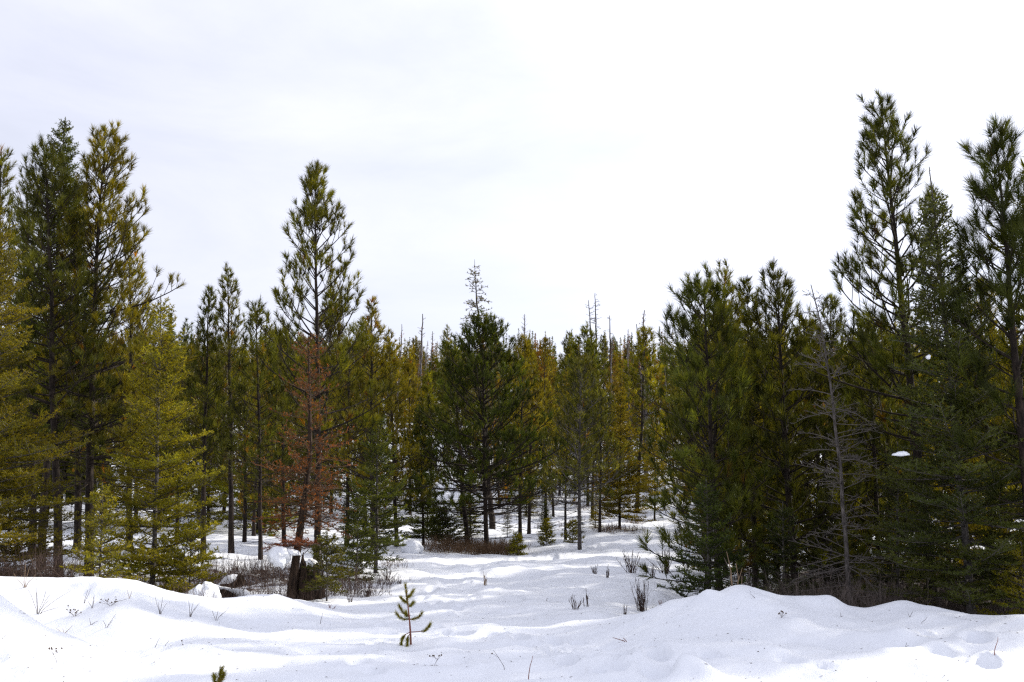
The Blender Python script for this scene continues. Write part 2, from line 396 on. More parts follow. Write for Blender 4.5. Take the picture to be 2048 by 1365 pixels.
# ------------------------------------------------------------------ branch maths
def curves(base, az, e0, L, bend, K, rng, wob=.12):
    n = len(az); s = np.linspace(0, 1, K)
    el = e0[:, None] + bend[:, None] * s[None] ** 1.3
    aa = az[:, None] + np.cumsum(rng.normal(0, wob, (n, K)), 1) * .6
    d = np.stack([np.cos(aa) * np.cos(el), np.sin(aa) * np.cos(el), np.sin(el)], -1)
    st = d[:, :-1] * (L / (K - 1))[:, None, None]
    p = np.concatenate([np.zeros((n, 1, 3)), np.cumsum(st, 1)], 1) + base[:, None]
    return p, d
def along(p, d, i, s):
    K = p.shape[1]; k = np.clip(s, 0, .9999) * (K - 1); k0 = k.astype(int); f = (k - k0)[:, None]
    return p[i, k0] * (1 - f) + p[i, k0 + 1] * f, nrm(d[i, k0] * (1 - f) + d[i, np.minimum(k0 + 1, K - 1)] * f)
def offshoots(p, d, L, per_m, s0, rng, ang, lift, len_fn, K=3, upturn=.2, flat=True, cap=40, rollsd=.7):
    """side twigs of a set of curves, alternating; returns curves, their lengths, parent index and position"""
    cnt = np.clip((L * (1 - s0) * per_m + rng.random(len(L))).astype(int), 0, cap)
    i = np.repeat(np.arange(len(L)), cnt)
    if len(i) == 0: return np.zeros((0, K, 3)), np.zeros((0, K, 3)), np.zeros(0), i, np.zeros(0)
    first = np.repeat(np.cumsum(cnt) - cnt, cnt); j = np.arange(len(i)) - first
    s = s0 + (1 - s0) * (j + rng.random(len(i))) / np.repeat(cnt, cnt) * .97
    side = np.where(j % 2 == 0, 1., -1.)
    b, dd = along(p, d, i, s)
    lat = nrm(np.cross(dd, UP))
    a = ang + rng.normal(0, .16, len(i))
    if not flat:
        roll = rng.normal(0, rollsd, len(i))[:, None]; upv = np.cross(lat, dd)
        lat = lat * side[:, None] * np.cos(roll) + upv * np.abs(np.sin(roll)) * 1.0; side = np.ones(len(i))
    nd = nrm(dd * np.cos(a)[:, None] + lat * (side * np.sin(a))[:, None] + UP * lift)
    l = len_fn(L[i], s, rng)
    t = np.linspace(0, 1, K)[None, :, None]
    q = b[:, None] + nd[:, None] * (l[:, None, None] * t) + UP * (upturn * l[:, None, None] * t ** 2)
    qd = nrm(nd[:, None] + UP * (2 * upturn * t))
    return q, qd, l, i, s
def tufts(P, D, n, ls, nl, w, th0, th1, rng, tint, gravity=.1, face=None):
    """needles in a brush round the shoots that end at P pointing along D; one slim triangle each"""
    T = len(P)
    u = rng.random((T, n)); ls = np.broadcast_to(np.asarray(ls), (T,))
    base = P[:, None] - D[:, None] * (u * ls[:, None])[..., None]
    lat = nrm(np.cross(D, UP + .01)); up2 = np.cross(lat, D)
    ph = rng.random((T, n)) * 2 * math.pi; th = R(th0) + (R(th1) - R(th0)) * (rng.random((T, n)) * .6 + .4 * u)
    rad = lat[:, None] * np.cos(ph)[..., None] + up2[:, None] * np.sin(ph)[..., None]
    nd = D[:, None] * np.cos(th)[..., None] + rad * np.sin(th)[..., None] - UP * gravity * rng.random((T, n, 1))
    nd = nrm(nd)
    fc = rng.normal(size=(T, n, 3))
    if face is not None: fc = fc * .28 + face[:, None]
    sd = nrm(np.cross(nd, fc))
    l = nl * rng.uniform(.72, 1.1, (T, n, 1)); ww = w * rng.uniform(.7, 1.2, (T, n, 1)) * .5
    v = np.stack([base - sd * ww, base + sd * ww, base + nd * l], 2).reshape(-1, 3)
    f = np.arange(len(v)).reshape(-1, 3)
    tt = np.repeat(tint, n * 3, axis=0)
    return v, f, tt
def comb(A_, B_, dens, nl, w, rng, tint, flat=.55, cap=None):
    """short needles set all along twigs A-B (a fir's), mostly in the plane of the spray"""
    Ls = np.linalg.norm(B_ - A_, axis=1)
    cnt = (Ls * dens + rng.random(len(Ls))).astype(int)
    i = np.repeat(np.arange(len(Ls)), cnt); n = len(i)
    D = nrm(B_ - A_)[i]
    u = rng.random((n, 1)) ** .9
    base = A_[i] * (1 - u) + B_[i] * u
    lat = nrm(np.cross(D, UP + .01)); up2 = np.cross(lat, D); up2 = up2 * np.sign(up2[:, 2:3] + 1e-6)
    ph = rng.random((n, 1)) * 2 * math.pi
    rad = nrm(lat * np.cos(ph) + up2 * (np.sin(ph) * flat + .25))
    th = R(38) + R(32) * rng.random((n, 1))
    nd = nrm(D * np.cos(th) + rad * np.sin(th))
    sd = nrm(np.cross(nd, rng.normal(size=(n, 3)) * .6 + up2 * .9))
    l = nl * rng.uniform(.75, 1.15, (n, 1)); ww = w * .5
    v = np.stack([base - sd * ww, base + sd * ww, base + nd * l], 1).reshape(-1, 3)
    return v, np.arange(len(v)).reshape(-1, 3), np.repeat(tint[i], 3, axis=0)
def tints(n, rng, var=.22, yellow=.25):
    b = 1 + rng.normal(0, var, (n, 1)).clip(-.5, .6); y = rng.random((n, 1)) * yellow
    return np.concatenate([b * (1 + y), b * (1 + .5 * y), b * (1 - .5 * y)], 1)
def trunk_line(H, tip, K, rng, sway=.03, bow=0.0):
    t = np.linspace(0, 1, K)
    w = np.cumsum(rng.normal(0, sway, (K, 2)), 0); w -= w[0] + (w[-1] - w[0]) * t[:, None]
    x = tip[0] * t + bow * np.sin(math.pi * t) + w[:, 0]; y = tip[1] * t + w[:, 1]
    return np.stack([x, y, H * t], 1)
def on_trunk(tp, h):
    H = tp[-1, 2]
    return np.stack([np.interp(h, tp[:, 2], tp[:, 0]), np.interp(h, tp[:, 2], tp[:, 1]), h], 1)
def trunk_mesh(name, tp, r0, mat, sides=10, rng=None, flare=.35, tip=.006, pw=.85):
    H = tp[-1, 2]; t = tp[:, 2] / H
    r = r0 * (1 - t) ** pw + tip + r0 * flare * np.exp(-t * H / .22)
    p = tp.copy(); p[0, 2] -= .35
    v, f = tubes(p[None], r[None], sides)
    return mesh_from(name, [(v, f, 0, None)], [mat])

# ------------------------------------------------------------------ tree builders
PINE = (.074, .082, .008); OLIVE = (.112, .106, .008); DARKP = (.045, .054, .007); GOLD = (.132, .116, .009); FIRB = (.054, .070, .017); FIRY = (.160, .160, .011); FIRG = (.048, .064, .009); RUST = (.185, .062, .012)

def build_pine(name, loc, H, Rm, seed, label, color, tip=(0, 0), cb=.22, r0=None, gap=.40, per=5, nl=.19, nw=.0095, nn=66, split=False,
               bow=0., prof=.85, e_lo=0., e_hi=48., low_dead=16, sec=3.9, group=None, cat='pine tree', asym=None, bark=None, lowfull=.6, mids=True):
    rng = np.random.default_rng(seed); bark = bark or M_BARK
    r0 = .62 * (r0 or .0145 * H); Rm = Rm * 1.5; H = H - .75 * nl
    t = root(name, loc, label, cat, group)
    K = max(8, int(H / .5)); tp = trunk_line(H, tip, K, rng, .012, bow)
    link('trunk', trunk_mesh('trunk', tp, r0, bark), t)
    # live whorls
    hs = []; h = cb * H
    while h < H * .985:
        f = (h / H - cb) / (1 - cb)
        n = per - 1 + rng.integers(0, 2) if f < .93 else 3
        hs += [h + rng.normal(0, .05)] * 0 + list(h + rng.normal(0, .055, n))
        if mids and rng.random() < .75: hs += list(h + gap * rng.uniform(.3, .7, rng.integers(1, 3)))
        h += gap * rng.uniform(.8, 1.2) * (1 - .35 * f)
    hs = np.clip(np.array(hs), .02, H * .99); n = len(hs)
    f = np.clip((hs / H - cb) / (1 - cb), 0, 1)
    az = np.cumsum(rng.uniform(.9, 1.7, n)) + rng.normal(0, .3, n)
    L = Rm * ((1 - f) ** prof) * np.minimum(1, lowfull + f * 2.2) * rng.uniform(.48, 1.15, n) + .14
    if asym is not None: L *= 1 + asym[1] * np.cos(az - asym[0])
    e0 = R(e_lo) + (R(e_hi) - R(e_lo)) * f ** .8 + rng.normal(0, R(7), n)
    bend = R(34) * (1 - f) ** .5 + rng.normal(0, R(9), n)
    p, d = curves(on_trunk(tp, hs), az, e0, L, bend, 7, rng)
    lr = (.006 + .013 * L)[:, None] * np.linspace(1, .28, 7)[None] * (r0 / .15) ** .4
    # side twigs and their shoots
    q, qd, ql, qi, qs = offshoots(p, d, L, sec, .34, rng, .80, .16, lambda l, s, r: (.10 + .42 * l * (1 - s) * r.uniform(.6, 1.2, len(s)) + .10 * r.random(len(s))), 3, .28, flat=False)
    q2, qd2, ql2, q2i, _ = offshoots(q, qd, ql, 2.3, .35, rng, .75, .14, lambda l, s, r: .09 + .25 * l * (1 - s), 3, .22, flat=False, cap=5)
    P = np.concatenate([p[:, -1], q[:, -1], q2[:, -1], tp[-1:]]); D = np.concatenate([d[:, -1], qd[:, -1], qd2[:, -1], UP[None]])
    ls = np.concatenate([np.minimum(.34, L * .6), np.minimum(.26, ql * .8), np.minimum(.18, ql2), [.36]]) * rng.uniform(.6, 1.2, len(P))
    base_t = tints(len(P), rng, .30, .35)
    ax = on_trunk(tp, np.clip(P[:, 2], 0, H)); out = nrm((P - ax) * np.array([1, 1, 0]) + 1e-6)
    face = nrm(out * .7 + D * .5 + UP * .75 + rng.normal(0, .38, P.shape))
    br = 1 + .28 * rng.normal(size=n)[np.concatenate([np.arange(n), qi, qi[q2i] if len(q2) else np.zeros(0, int), [0]])].clip(-1.4, 1.8)
    base_t = base_t * br[:, None]
    inner = (rng.random(len(P)) < .14) & (np.linalg.norm((P - ax)[:, :2], axis=1) < .55 * Rm * np.clip(1.1 - P[:, 2] / H, .1, 1))
    base_t[inner] *= np.array([1.9, .95, .8])
    nv, nf, ntt = tufts(P, D, nn, ls, nl, nw, 14, 52, rng, base_t, face=face)
    parts = [(nv, nf, 0, ntt)]
    w1 = np.stack([np.full(len(ql), .0055), np.full(len(ql), .0045), np.full(len(ql), .003)], 1) * (1 + ql[:, None] * 1.2)
    if len(q): a, b = tubes(q, w1, 3); parts.append((a, b, 1, None))
    if len(q2): a, b = tubes(q2[:, ::2], np.full((len(q2), 2), .0035), 3); parts.append((a, b, 1, None))
    # dead lower branches
    limbs = [(p[i:i + 1], lr[i:i + 1]) for i in range(n)]
    if low_dead:
        hd = rng.uniform(.06 * H, cb * H + .3, low_dead); Ld = Rm * rng.uniform(.35, .85, low_dead) * (hd / (cb * H + .3)) ** .4
        pd, dd = curves(on_trunk(tp, hd), rng.uniform(0, 6.28, low_dead), rng.normal(R(-4), R(10), low_dead), Ld, rng.normal(R(-6), R(16), low_dead), 7, rng, .2)
        rd = (.005 + .006 * Ld)[:, None] * np.linspace(1, .25, 7)[None]
        limbs += [(pd[i:i + 1], rd[i:i + 1]) for i in range(low_dead)]
        s3, sd3, sl3, _, _ = offshoots(pd, dd, Ld, 6, .25, rng, .8, .0, lambda l, s, r: .08 + .4 * l * (1 - s) * r.random(len(s)), 3, -.08, flat=False)
        if len(s3): a, b = tubes(s3, np.full((len(s3), 3), .0035), 3); parts.append((a, b, 1, None))
    if not split:
        a, b = tubes(np.concatenate([x[0] for x in limbs]), np.concatenate([x[1] for x in limbs]), 4); parts.append((a, b, 1, None))
    else:
        for lp, r_ in limbs:
            a, b = tubes(lp, r_, 5); link('branch', mesh_from('branch', [(a, b, 0, None)], [bark]), t)
    link('crown', mesh_from('crown', parts, [M_NEEDLE, bark]), t, color)
    return t

def fir_sprays(p, d, L, rng, per=15., dens=85., nl=.042, nw=.014, lenk=.46, tert=True, droop=.02, var=.2, yellow=.3):
    """flat sprays of a fir on branch curves; returns mesh parts (needles slot 0, twigs slot 1)"""
    q, qd, ql, qi, qs = offshoots(p, d, L, per, .12, rng, .95, .02, lambda l, s, r: (.07 + lenk * l * (1 - s) * np.minimum(1, .35 + s * 2.2) * r.uniform(.7, 1.2, len(s))), 3, droop, cap=60, flat=False, rollsd=.38)
    segA = [p[:, 3], p[:, 5], q[:, 0], q[:, 1]]; segB = [p[:, 5], p[:, 6], q[:, 1], q[:, 2]]
    tb = tints(len(p), rng, var * 1.2, yellow); tt = [tb, tb, tb[qi], tb[qi] * 1.12]
    parts = []
    if len(q): a, b = tubes(q, np.array([[.004, .003, .002]]) * (1 + ql[:, None]), 3); parts.append((a, b, 1, None))
    if tert and len(q):
        r_, rd, rl, ri, rs = offshoots(q, qd, ql, 14., .15, rng, .85, .03, lambda l, s, r: (.04 + .42 * l * (1 - s) * r.uniform(.7, 1.2, len(s))), 2, .0, cap=14)
        segA.append(r_[:, 0]); segB.append(r_[:, 1]); tt.append(tb[qi][ri] * 1.05)
    v, f, t = comb(np.concatenate(segA), np.concatenate(segB), dens, nl, nw, rng, np.concatenate(tt))
    parts.append((v, f, 0, t))
    return parts

def build_fir(name, loc, H, Rm, seed, label, color, tip=(0, 0), cb=.04, gap=.26, per=5, r0=None, prof=.9, e_lo=-8., e_hi=38., dens=85., nl=.042, nw=.014, group=None,
              cat='fir tree', bark=None, bow=0., leader=.35, per_m=15., tert=True, asym=None, thin=0., lowfull=.75, trunk_sides=9):
    rng = np.random.default_rng(seed); bark = bark or M_FIRBARK
    r0 = .62 * (r0 or .0135 * H); Rm = Rm * 1.1; dens = dens * 1.4
    t = root(name, loc, label, cat, group)
    tp = trunk_line(H, tip, max(7, int(H / .5)), rng, .010, bow)
    link('trunk', trunk_mesh('trunk', tp, r0, bark, trunk_sides), t)
    hs = []; h = max(.08, cb * H)
    while h < H - leader:
        f = (h / H - cb) / (1 - cb)
        hs += list(h + rng.normal(0, .04, per + rng.integers(-1, 2))) + list(h + gap * rng.random(2))
        h += gap * rng.uniform(.8, 1.2) * (1 - .45 * f)
    hs = np.clip(np.array(hs), .05, H - leader * .6)
    if thin: hs = hs[rng.random(len(hs)) > thin]
    n = len(hs); f = np.clip((hs / H - cb) / (1 - cb), 0, 1)
    az = np.cumsum(rng.uniform(.9, 1.7, n)) + rng.normal(0, .3, n)
    L = Rm * ((1 - f) ** prof) * np.minimum(1, lowfull + f * 2) * rng.uniform(.55, 1.2, n) + .09 + .12 * Rm * (1 - f)
    if asym is not None: L *= 1 + asym[1] * np.cos(az - asym[0])
    e0 = R(e_lo) + (R(e_hi) - R(e_lo)) * f + rng.normal(0, R(6), n)
    bend = R(22) + rng.normal(0, R(12), n)
    p, d = curves(on_trunk(tp, hs), az, e0, L, bend, 7, rng, .09)
    parts = fir_sprays(p, d, L, rng, per_m, dens, nl, nw, tert=tert)
    a, b = tubes(p, (.003 + .008 * L)[:, None] * np.linspace(1, .25, 7)[None], 4); parts.append((a, b, 1, None))
    top = np.array([on_trunk(tp, np.array([H - leader]))[0]]); v, ff, tt = comb(top, tp[-1:], dens * 1.2, nl * .8, nw * .8, rng, np.ones((1, 3)), 1.)
    parts.append((v, ff, 0, tt))
    link('crown', mesh_from('crown', parts, [M_NEEDLE, bark]), t, color)
    return t

def build_dead(name, loc, H, Rm, seed, label, tip=(0, 0), bow=0., cb=.12, gap=.22, per=4, r0=None, mat=None, twig=None, rust=0., e_lo=-12., e_hi=35., bend0=-10., split=True, fine=9., group=None,
               cat='dead tree', prof=.75, wob=.2, line=None, rustband=(0, 1), lowfull=.5, fine2=True, tipr=.006, green=None, colr=RUST, tw=1., nl=.045, nw=.013, ndens=75.):
    rng = np.random.default_rng(seed); mat = mat or M_GREY; twig = twig or M_GREYTWIG
    r0 = r0 or .012 * H
    t = root(name, loc, label, cat, group)
    tp = trunk_line(H, tip, max(8, int(H / .4)), rng, .02, bow) if line is None else line
    link('trunk', trunk_mesh('trunk', tp, r0, mat, 9, flare=.25, tip=tipr), t)
    n = int((1 - cb) * H / gap * per); hs = cb * H + (1 - cb) * H * rng.random(n) ** 1.05 * .97
    f = (hs / H - cb) / (1 - cb)
    az = rng.uniform(0, 6.283, n)
    L = Rm * (1 - f) ** prof * np.minimum(1, lowfull + f * 2) * rng.uniform(.35, 1.15, n) + .08
    p, d = curves(on_trunk(tp, hs), az, R(e_lo) + R(e_hi - e_lo) * f + rng.normal(0, R(12), n), L, R(bend0) + rng.normal(0, R(22), n), 7, rng, wob)
    rr = tw * (.003 + .006 * L)[:, None] * np.linspace(1, .25, 7)[None]
    if split:
        for i in range(n):
            a, b = tubes(p[i:i + 1], rr[i:i + 1], 4); link('branch', mesh_from('branch', [(a, b, 0, None)], [twig]), t)
    q, qd, ql, qi, qs = offshoots(p, d, L, fine, .15, rng, .8, .02, lambda l, s, r: .06 + .45 * l * (1 - s) * r.random(len(s)), 3, -.12, flat=False)
    parts = []
    if len(q):
        a, b = tubes(q, tw * np.array([[.0045, .0038, .0026]]) * np.ones((len(q), 1)), 3); parts.append((a, b, 1, None))
        if fine2:
            q2, qd2, ql2, _, _ = offshoots(q, qd, ql, 11., .15, rng, .8, .02, lambda l, s, r: .04 + .35 * l * (1 - s) * r.random(len(s)), 2, 0, flat=False, cap=6)
            if len(q2): a, b = tubes(q2, np.full((len(q2), 2), .003 * tw), 3); parts.append((a, b, 1, None))
    if not split: a, b = tubes(p, rr, 4); parts.append((a, b, 1, None))
    if rust:
        m = (rng.random(len(q)) < rust * (.4 + 1.2 * qs)) & (q[:, 0, 2] / H > rustband[0]) & (q[:, 0, 2] / H < rustband[1])
        v, ff, tt = comb(q[m][:, 0], q[m][:, 2], ndens, nl, nw, rng, tints(m.sum(), rng, .3, .2), 1.)
        parts.append((v, ff, 0, tt))
    if parts: link('crown', mesh_from('crown', parts, [M_RUST if green is None else M_NEEDLE, twig]), t, colr if green is None else green)
    return t

# ---- placing a tree from the photograph: foot at column px0 and depth d on the ground, top at (pxt, pyt)
def spot(px0, d, pxt, pyt):
    """foot on the snow at depth d below column px0 (column read at the ground line), height and lean to the top pixel"""
    x = pix(px0, 1180, d)[0]; z = g1(x, d)
    top = pix(pxt, pyt, d)
    return (x, d, z - .03), top[2] - z, (top[0] - x, 0.)
def ppm(px, d): return px * d / FPX

print('helpers ready')
# ------------------------------------------------------------------ the single trees
def pine(px0, d, pxt, pyt, rpx, seed, label, color=PINE, **k):
    loc, H, tip = spot(px0, d, pxt, pyt)
    q = max(1., d / 16.5); k['nn'] = int(k.get('nn', 62) / q ** 1.5); k['nw'] = k.get('nw', .0085) * q ** 1.25
    return build_pine('pine_tree', loc, H, ppm(rpx, d), seed, label, color, tip=tip, **k)
def fir(px0, d, pxt, pyt, rpx, seed, label, color=FIRG, name='fir_tree', **k):
    loc, H, tip = spot(px0, d, pxt, pyt)
    q = max(1.08, d / 14.5); k['dens'] = k.get('dens', 85.) / q ** 1.6; k['nl'] = k.get('nl', .042) * q ** .6; k['nw'] = k.get('nw', .014) * q ** .9
    return build_fir(name, loc, H, ppm(rpx, d), seed, label, color, tip=tip, **k)

# left stand
fir(-40, 17.5, -30, 330, 185, 11, 'olive sunlit fir cut off by the left edge, its boughs reaching the snow bank', OLIVE, gap=.27, dens=70., cb=.05)
pine(-15, 24, 4, 283, 75, 12, 'pine whose narrow top shows above the olive fir at the left edge', PINE, cb=.3)
pine(118, 22, 92, 290, 120, 13, 'dense dark pine on a thick black trunk left of the spire-topped fir', (0.043, 0.051, 0.007), cb=.30, r0=.15, gap=.34, lowfull=.8, low_dead=34, prof=.6, per=6)
fir(80, 27, 131, 232, 130, 14, 'tall fir with the thin spire top, highest of the left stand', FIRG, gap=.30, dens=85., cb=.30, bark=M_BARK, prof=.75)
pine(178, 23, 210, 252, 128, 15, 'tall pine with a long bough thrust out to the right over the yellow fir', OLIVE, cb=.26, r0=.16, split=True, asym=(0., .22), bow=-.12, low_dead=22, prof=.62, gap=.36, per=6, sec=4.6, nn=74)
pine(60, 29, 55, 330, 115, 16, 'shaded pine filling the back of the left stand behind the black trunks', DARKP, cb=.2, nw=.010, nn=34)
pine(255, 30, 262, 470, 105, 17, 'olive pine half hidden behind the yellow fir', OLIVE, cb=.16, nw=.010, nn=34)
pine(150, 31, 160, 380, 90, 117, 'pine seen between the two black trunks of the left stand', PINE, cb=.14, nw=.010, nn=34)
fir(306, 19, 322, 585, 128, 18, 'yellow-green fir with a pale bare trunk showing through its sunlit boughs', FIRY, gap=.24, dens=80., cb=.05, bark=M_FIRBARK, r0=.072, thin=.08, prof=.75)
fir(200, 17, 205, 962, 66, 19, 'bright yellow-green young fir in front of the black trunks', FIRY, gap=.17, per=5, leader=.28, dens=66., name='young_fir')
fir(375, 18.3, 385, 1045, 62, 20, 'low yellow-green young fir beside the snowed-over log', FIRY, gap=.18, leader=.2, name='young_fir', e_lo=0)
pine(404, 27, 418, 568, 62, 21, 'slim pine, leftmost of the three tops right of the left stand', DARKP, cb=.26, low_dead=14, e_lo=18, e_hi=58)
pine(461, 29, 457, 533, 66, 22, 'slim pine, tallest of the three tops right of the left stand', PINE, cb=.30, low_dead=14, e_lo=12, e_hi=55)
pine(520, 27, 511, 595, 78, 23, 'bushy dark pine with a thin straight trunk left of the rust-coloured dead tree', DARKP, cb=.28, r0=.085, low_dead=20)
pine(566, 33, 560, 655, 70, 24, 'short pine tucked behind the rust-coloured dead tree', DARKP, cb=.2)
pine(350, 33, 366, 690, 62, 25, 'low shaded pine between the yellow fir and the slim pines', DARKP, cb=.12, nw=.010, nn=32)
pine(485, 34, 486, 690, 62, 26, 'low pine between the slim pine tops', PINE, cb=.14, nw=.010, nn=32)
# the tall pine and what stands round it
pine(634, 24, 631, 328, 128, 31, 'tall slender pine standing alone against the sky left of centre', PINE, cb=.30, r0=.125, split=True, gap=.46, e_lo=14, e_hi=56, prof=.72, low_dead=26, nn=82, lowfull=.8, sec=4.8)
pine(744, 33, 745, 600, 88, 32, 'olive pine with crowded needles just right of the tall slender pine', OLIVE, cb=.16, gap=.36, lowfull=.8)
pine(792, 37, 778, 655, 66, 33, 'olive pine with a rounded top at the left end of the open skyline', OLIVE, cb=.15)
pine(690, 36, 700, 640, 70, 34, 'pine hidden behind the lower boughs of the tall slender pine', PINE, cb=.16, nn=34)
fir(750, 25, 757, 815, 78, 35, 'green fir with a brown trunk at the bend of the snowy track', FIRG, gap=.26, cb=.10, thin=.10, dens=90., r0=.07)
fir(712, 23, 716, 985, 42, 36, 'small bushy fir left of the green fir at the track', FIRG, gap=.18, leader=.18, name='young_fir')
fir(655, 18.8, 655, 1062, 48, 37, 'young olive fir right of the broken stump', (0.066, 0.071, 0.010), gap=.14, leader=.16, name='young_fir', cb=.22, r0=.018)
fir(846, 37, 838, 800, 58, 38, 'slim dark fir with gappy lower boughs left of the broad middle pine', FIRG, gap=.3, cb=.06, thin=.15, bark=M_BARK, dens=85.)
fir(884, 36.5, 884, 1020, 46, 39, 'low rounded fir beside reddish brush', FIRG, gap=.15, leader=.1, per=6, name='young_fir', e_lo=5)
# middle
pine(973, 34, 966, 640, 128, 41, 'broad dense pine in the middle with reddish brush at its foot', (0.037, 0.053, 0.007), cb=.18, r0=.135, gap=.38, per=7, prof=.62, nn=80, lowfull=.7, low_dead=26, sec=5.)
pine(935, 37.5, 905, 700, 95, 42, 'pine with a thick trunk standing just left behind the broad middle pine', DARKP, cb=.30, r0=.15, gap=.36)
pine(1040, 39, 1046, 668, 74, 43, 'olive pine right behind the broad middle pine', OLIVE, cb=.2)
pine(1058, 43, 1062, 690, 50, 44, 'narrow olive pine with a dark double trunk in the middle of the wood', OLIVE, cb=.22)
pine(1092, 44, 1088, 705, 46, 45, 'thin pine with bare grey upper trunk left of the lone grey-trunked pine', OLIVE, cb=.35, nn=24, gap=.6)
pine(1160, 33.5, 1160, 722, 82, 46, 'young olive pine with a clean grey trunk standing forward by the track', (0.059, 0.067, 0.013), cb=.24, gap=.34, per=6, prof=.6, nn=44, low_dead=12, lowfull=.9, bark=M_FIRBARK, r0=.095)
pine(1132, 38.5, 1138, 800, 46, 47, 'small pine with a leaning dark trunk behind the grey-trunked pine', PINE, cb=.26, nn=34)
pine(1201, 41, 1203, 770, 42, 48, 'small dark-trunked pine right behind the grey-trunked pine', PINE, cb=.24, nn=34)
fir(1241, 43, 1242, 770, 64, 49, 'golden cone-shaped conifer with boughs down to the snow by the track', GOLD, gap=.30, cb=.08, bark=M_BARK, dens=85.)
fir(1312, 50, 1308, 845, 38, 50, 'slender golden conifer, last before the track turns behind the right-hand trees', GOLD, gap=.32, cb=.14, bark=M_BARK, dens=85.)
fir(1034, 33, 1034, 1062, 16, 51, 'yellow-green seedling fir at the foot of the broad middle pine', FIRY, gap=.10, leader=.1, name='seedling_fir', r0=.012)
fir(1093, 36, 1093, 1036, 13, 52, 'tiny yellow-green seedling fir on open snow under the middle trees', FIRY, gap=.10, leader=.1, name='seedling_fir', r0=.012)
fir(1146, 37, 1146, 1040, 20, 53, 'small yellow-green fir just left of the clean grey trunk', FIRY, gap=.12, leader=.1, name='seedling_fir', r0=.014)
# right stand
pine(1440, 18, 1407, 550, 118, 61, 'bright-edged pine at the left end of the right-hand stand', (0.049, 0.064, 0.010), cb=.15, gap=.40, per=6, prof=.52, r0=.10, lowfull=.75, asym=(3.14, .18), sec=5.)
pine(1412, 20.5, 1449, 540, 92, 62, 'pine with a bushy tuft top just behind the bright-edged pine', PINE, cb=.2, gap=.34, prof=.6)
fir(1418, 16.3, 1412, 955, 92, 63, 'dark green fir spreading low over the snow at the right of the track', (0.035, 0.055, 0.011), gap=.2, cb=.04, leader=.2, dens=85., e_lo=-14)
pine(1512, 21, 1494, 568, 72, 64, 'narrow dark pine top, second from the left in the right-hand stand', DARKP, cb=.2, gap=.34, prof=.6)
pine(1590, 18.5, 1553, 545, 105, 65, 'dark full-crowned pine left of the grey dead snag', (0.043, 0.051, 0.006), cb=.14, gap=.40, per=6, prof=.55, r0=.12, lowfull=.8, sec=5.)
pine(1680, 22, 1660, 600, 88, 66, 'pine behind the grey dead snag', (0.043, 0.053, 0.010), cb=.14, gap=.36, prof=.6, lowfull=.9)
pine(1868, 17, 1762, 203, 150, 67, 'tallest pine of the right-hand stand, leaning left with open boughs', (0.045, 0.056, 0.007), cb=.30, r0=.15, split=True, gap=.42, e_lo=4, e_hi=50, prof=.62, nl=.2, nn=72, sec=4.4, asym=(3.14, .12), low_dead=24)
fir(1940, 14.6, 1858, 330, 175, 68, 'blue-green fir with a bare leader in front of the tallest right-hand pine', FIRB, gap=.22, cb=.06, dens=90., leader=.5, r0=.085, lowfull=.9, nl=.038, prof=.92)
pine(2072, 14, 1990, 268, 128, 69, 'long-needled pine at the right edge of the picture', (0.035, 0.047, 0.007), cb=.26, r0=.13, split=True, gap=.46, e_lo=10, e_hi=56, prof=.55, nl=.24, nn=84, nw=.0075, sec=4.4, low_dead=14)
fir(2036, 13.7, 2042, 1080, 62, 70, 'small yellow-green fir low at the right edge', FIRY, gap=.17, leader=.18, name='young_fir')
pine(1760, 21, 1735, 640, 105, 71, 'pine filling the gap between the grey snag and the blue-green fir', (0.043, 0.053, 0.010), cb=.10, gap=.36, prof=.55, lowfull=.95)
pine(1985, 20, 1960, 560, 110, 72, 'shaded pine deep behind the blue-green fir', OLIVE, cb=.10, gap=.38, prof=.55, lowfull=.95)
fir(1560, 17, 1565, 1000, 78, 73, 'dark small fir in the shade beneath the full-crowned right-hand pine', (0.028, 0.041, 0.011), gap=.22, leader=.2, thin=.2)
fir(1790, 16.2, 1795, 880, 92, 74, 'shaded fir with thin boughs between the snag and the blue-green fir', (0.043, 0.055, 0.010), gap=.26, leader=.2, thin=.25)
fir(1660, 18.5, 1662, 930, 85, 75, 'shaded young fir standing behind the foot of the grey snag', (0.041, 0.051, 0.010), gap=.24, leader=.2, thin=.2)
fir(2085, 16.5, 2085, 620, 120, 76, 'fir at the right edge behind the small yellow-green fir', (0.043, 0.055, 0.010), gap=.28, leader=.3, thin=.1)

# dead trees
loc, H, tip = spot(580, 19.6, 617, 668)
K = 18; tt_ = np.linspace(0, 1, K)
ln = np.stack([np.interp(tt_, [0, .35, .55, 1], [0, .20, .30, tip[0]]), np.zeros(K), H * tt_], 1)
build_dead('dead_tree', loc, H, ppm(112, 19.6), 81, 'dead conifer with rust-coloured needles and a leaning brown trunk by the stump', line=ln, cb=.30, tw=1.25, gap=.17, per=9, r0=.085, mat=M_STUMP, twig=M_RUSTTWIG,
           rust=.85, nw=.016, e_lo=-14, e_hi=40, bend0=8, fine=11., prof=.55, lowfull=.8)
loc, H, tip = spot(1700, 15.4, 1622, 566)
ln = np.stack([np.interp(tt_, [0, .45, .75, .93, 1], np.array([0, .13, .42, .78, 1]) * tip[0]) + np.sin(tt_ * 31) * .008, np.zeros(K), H * tt_], 1)
build_dead('dead_tree', loc, H, ppm(125, 15.4), 82, 'bare grey snag with a crooked top and twiggy drooping branches', line=ln, cb=.10, gap=.19, per=4, r0=.034, mat=M_SNAG, e_lo=-10, e_hi=26, bend0=-20, fine=17., prof=.42, lowfull=.9, wob=.42, tw=1.0)
loc, H, tip = spot(985, 46, 949, 518)
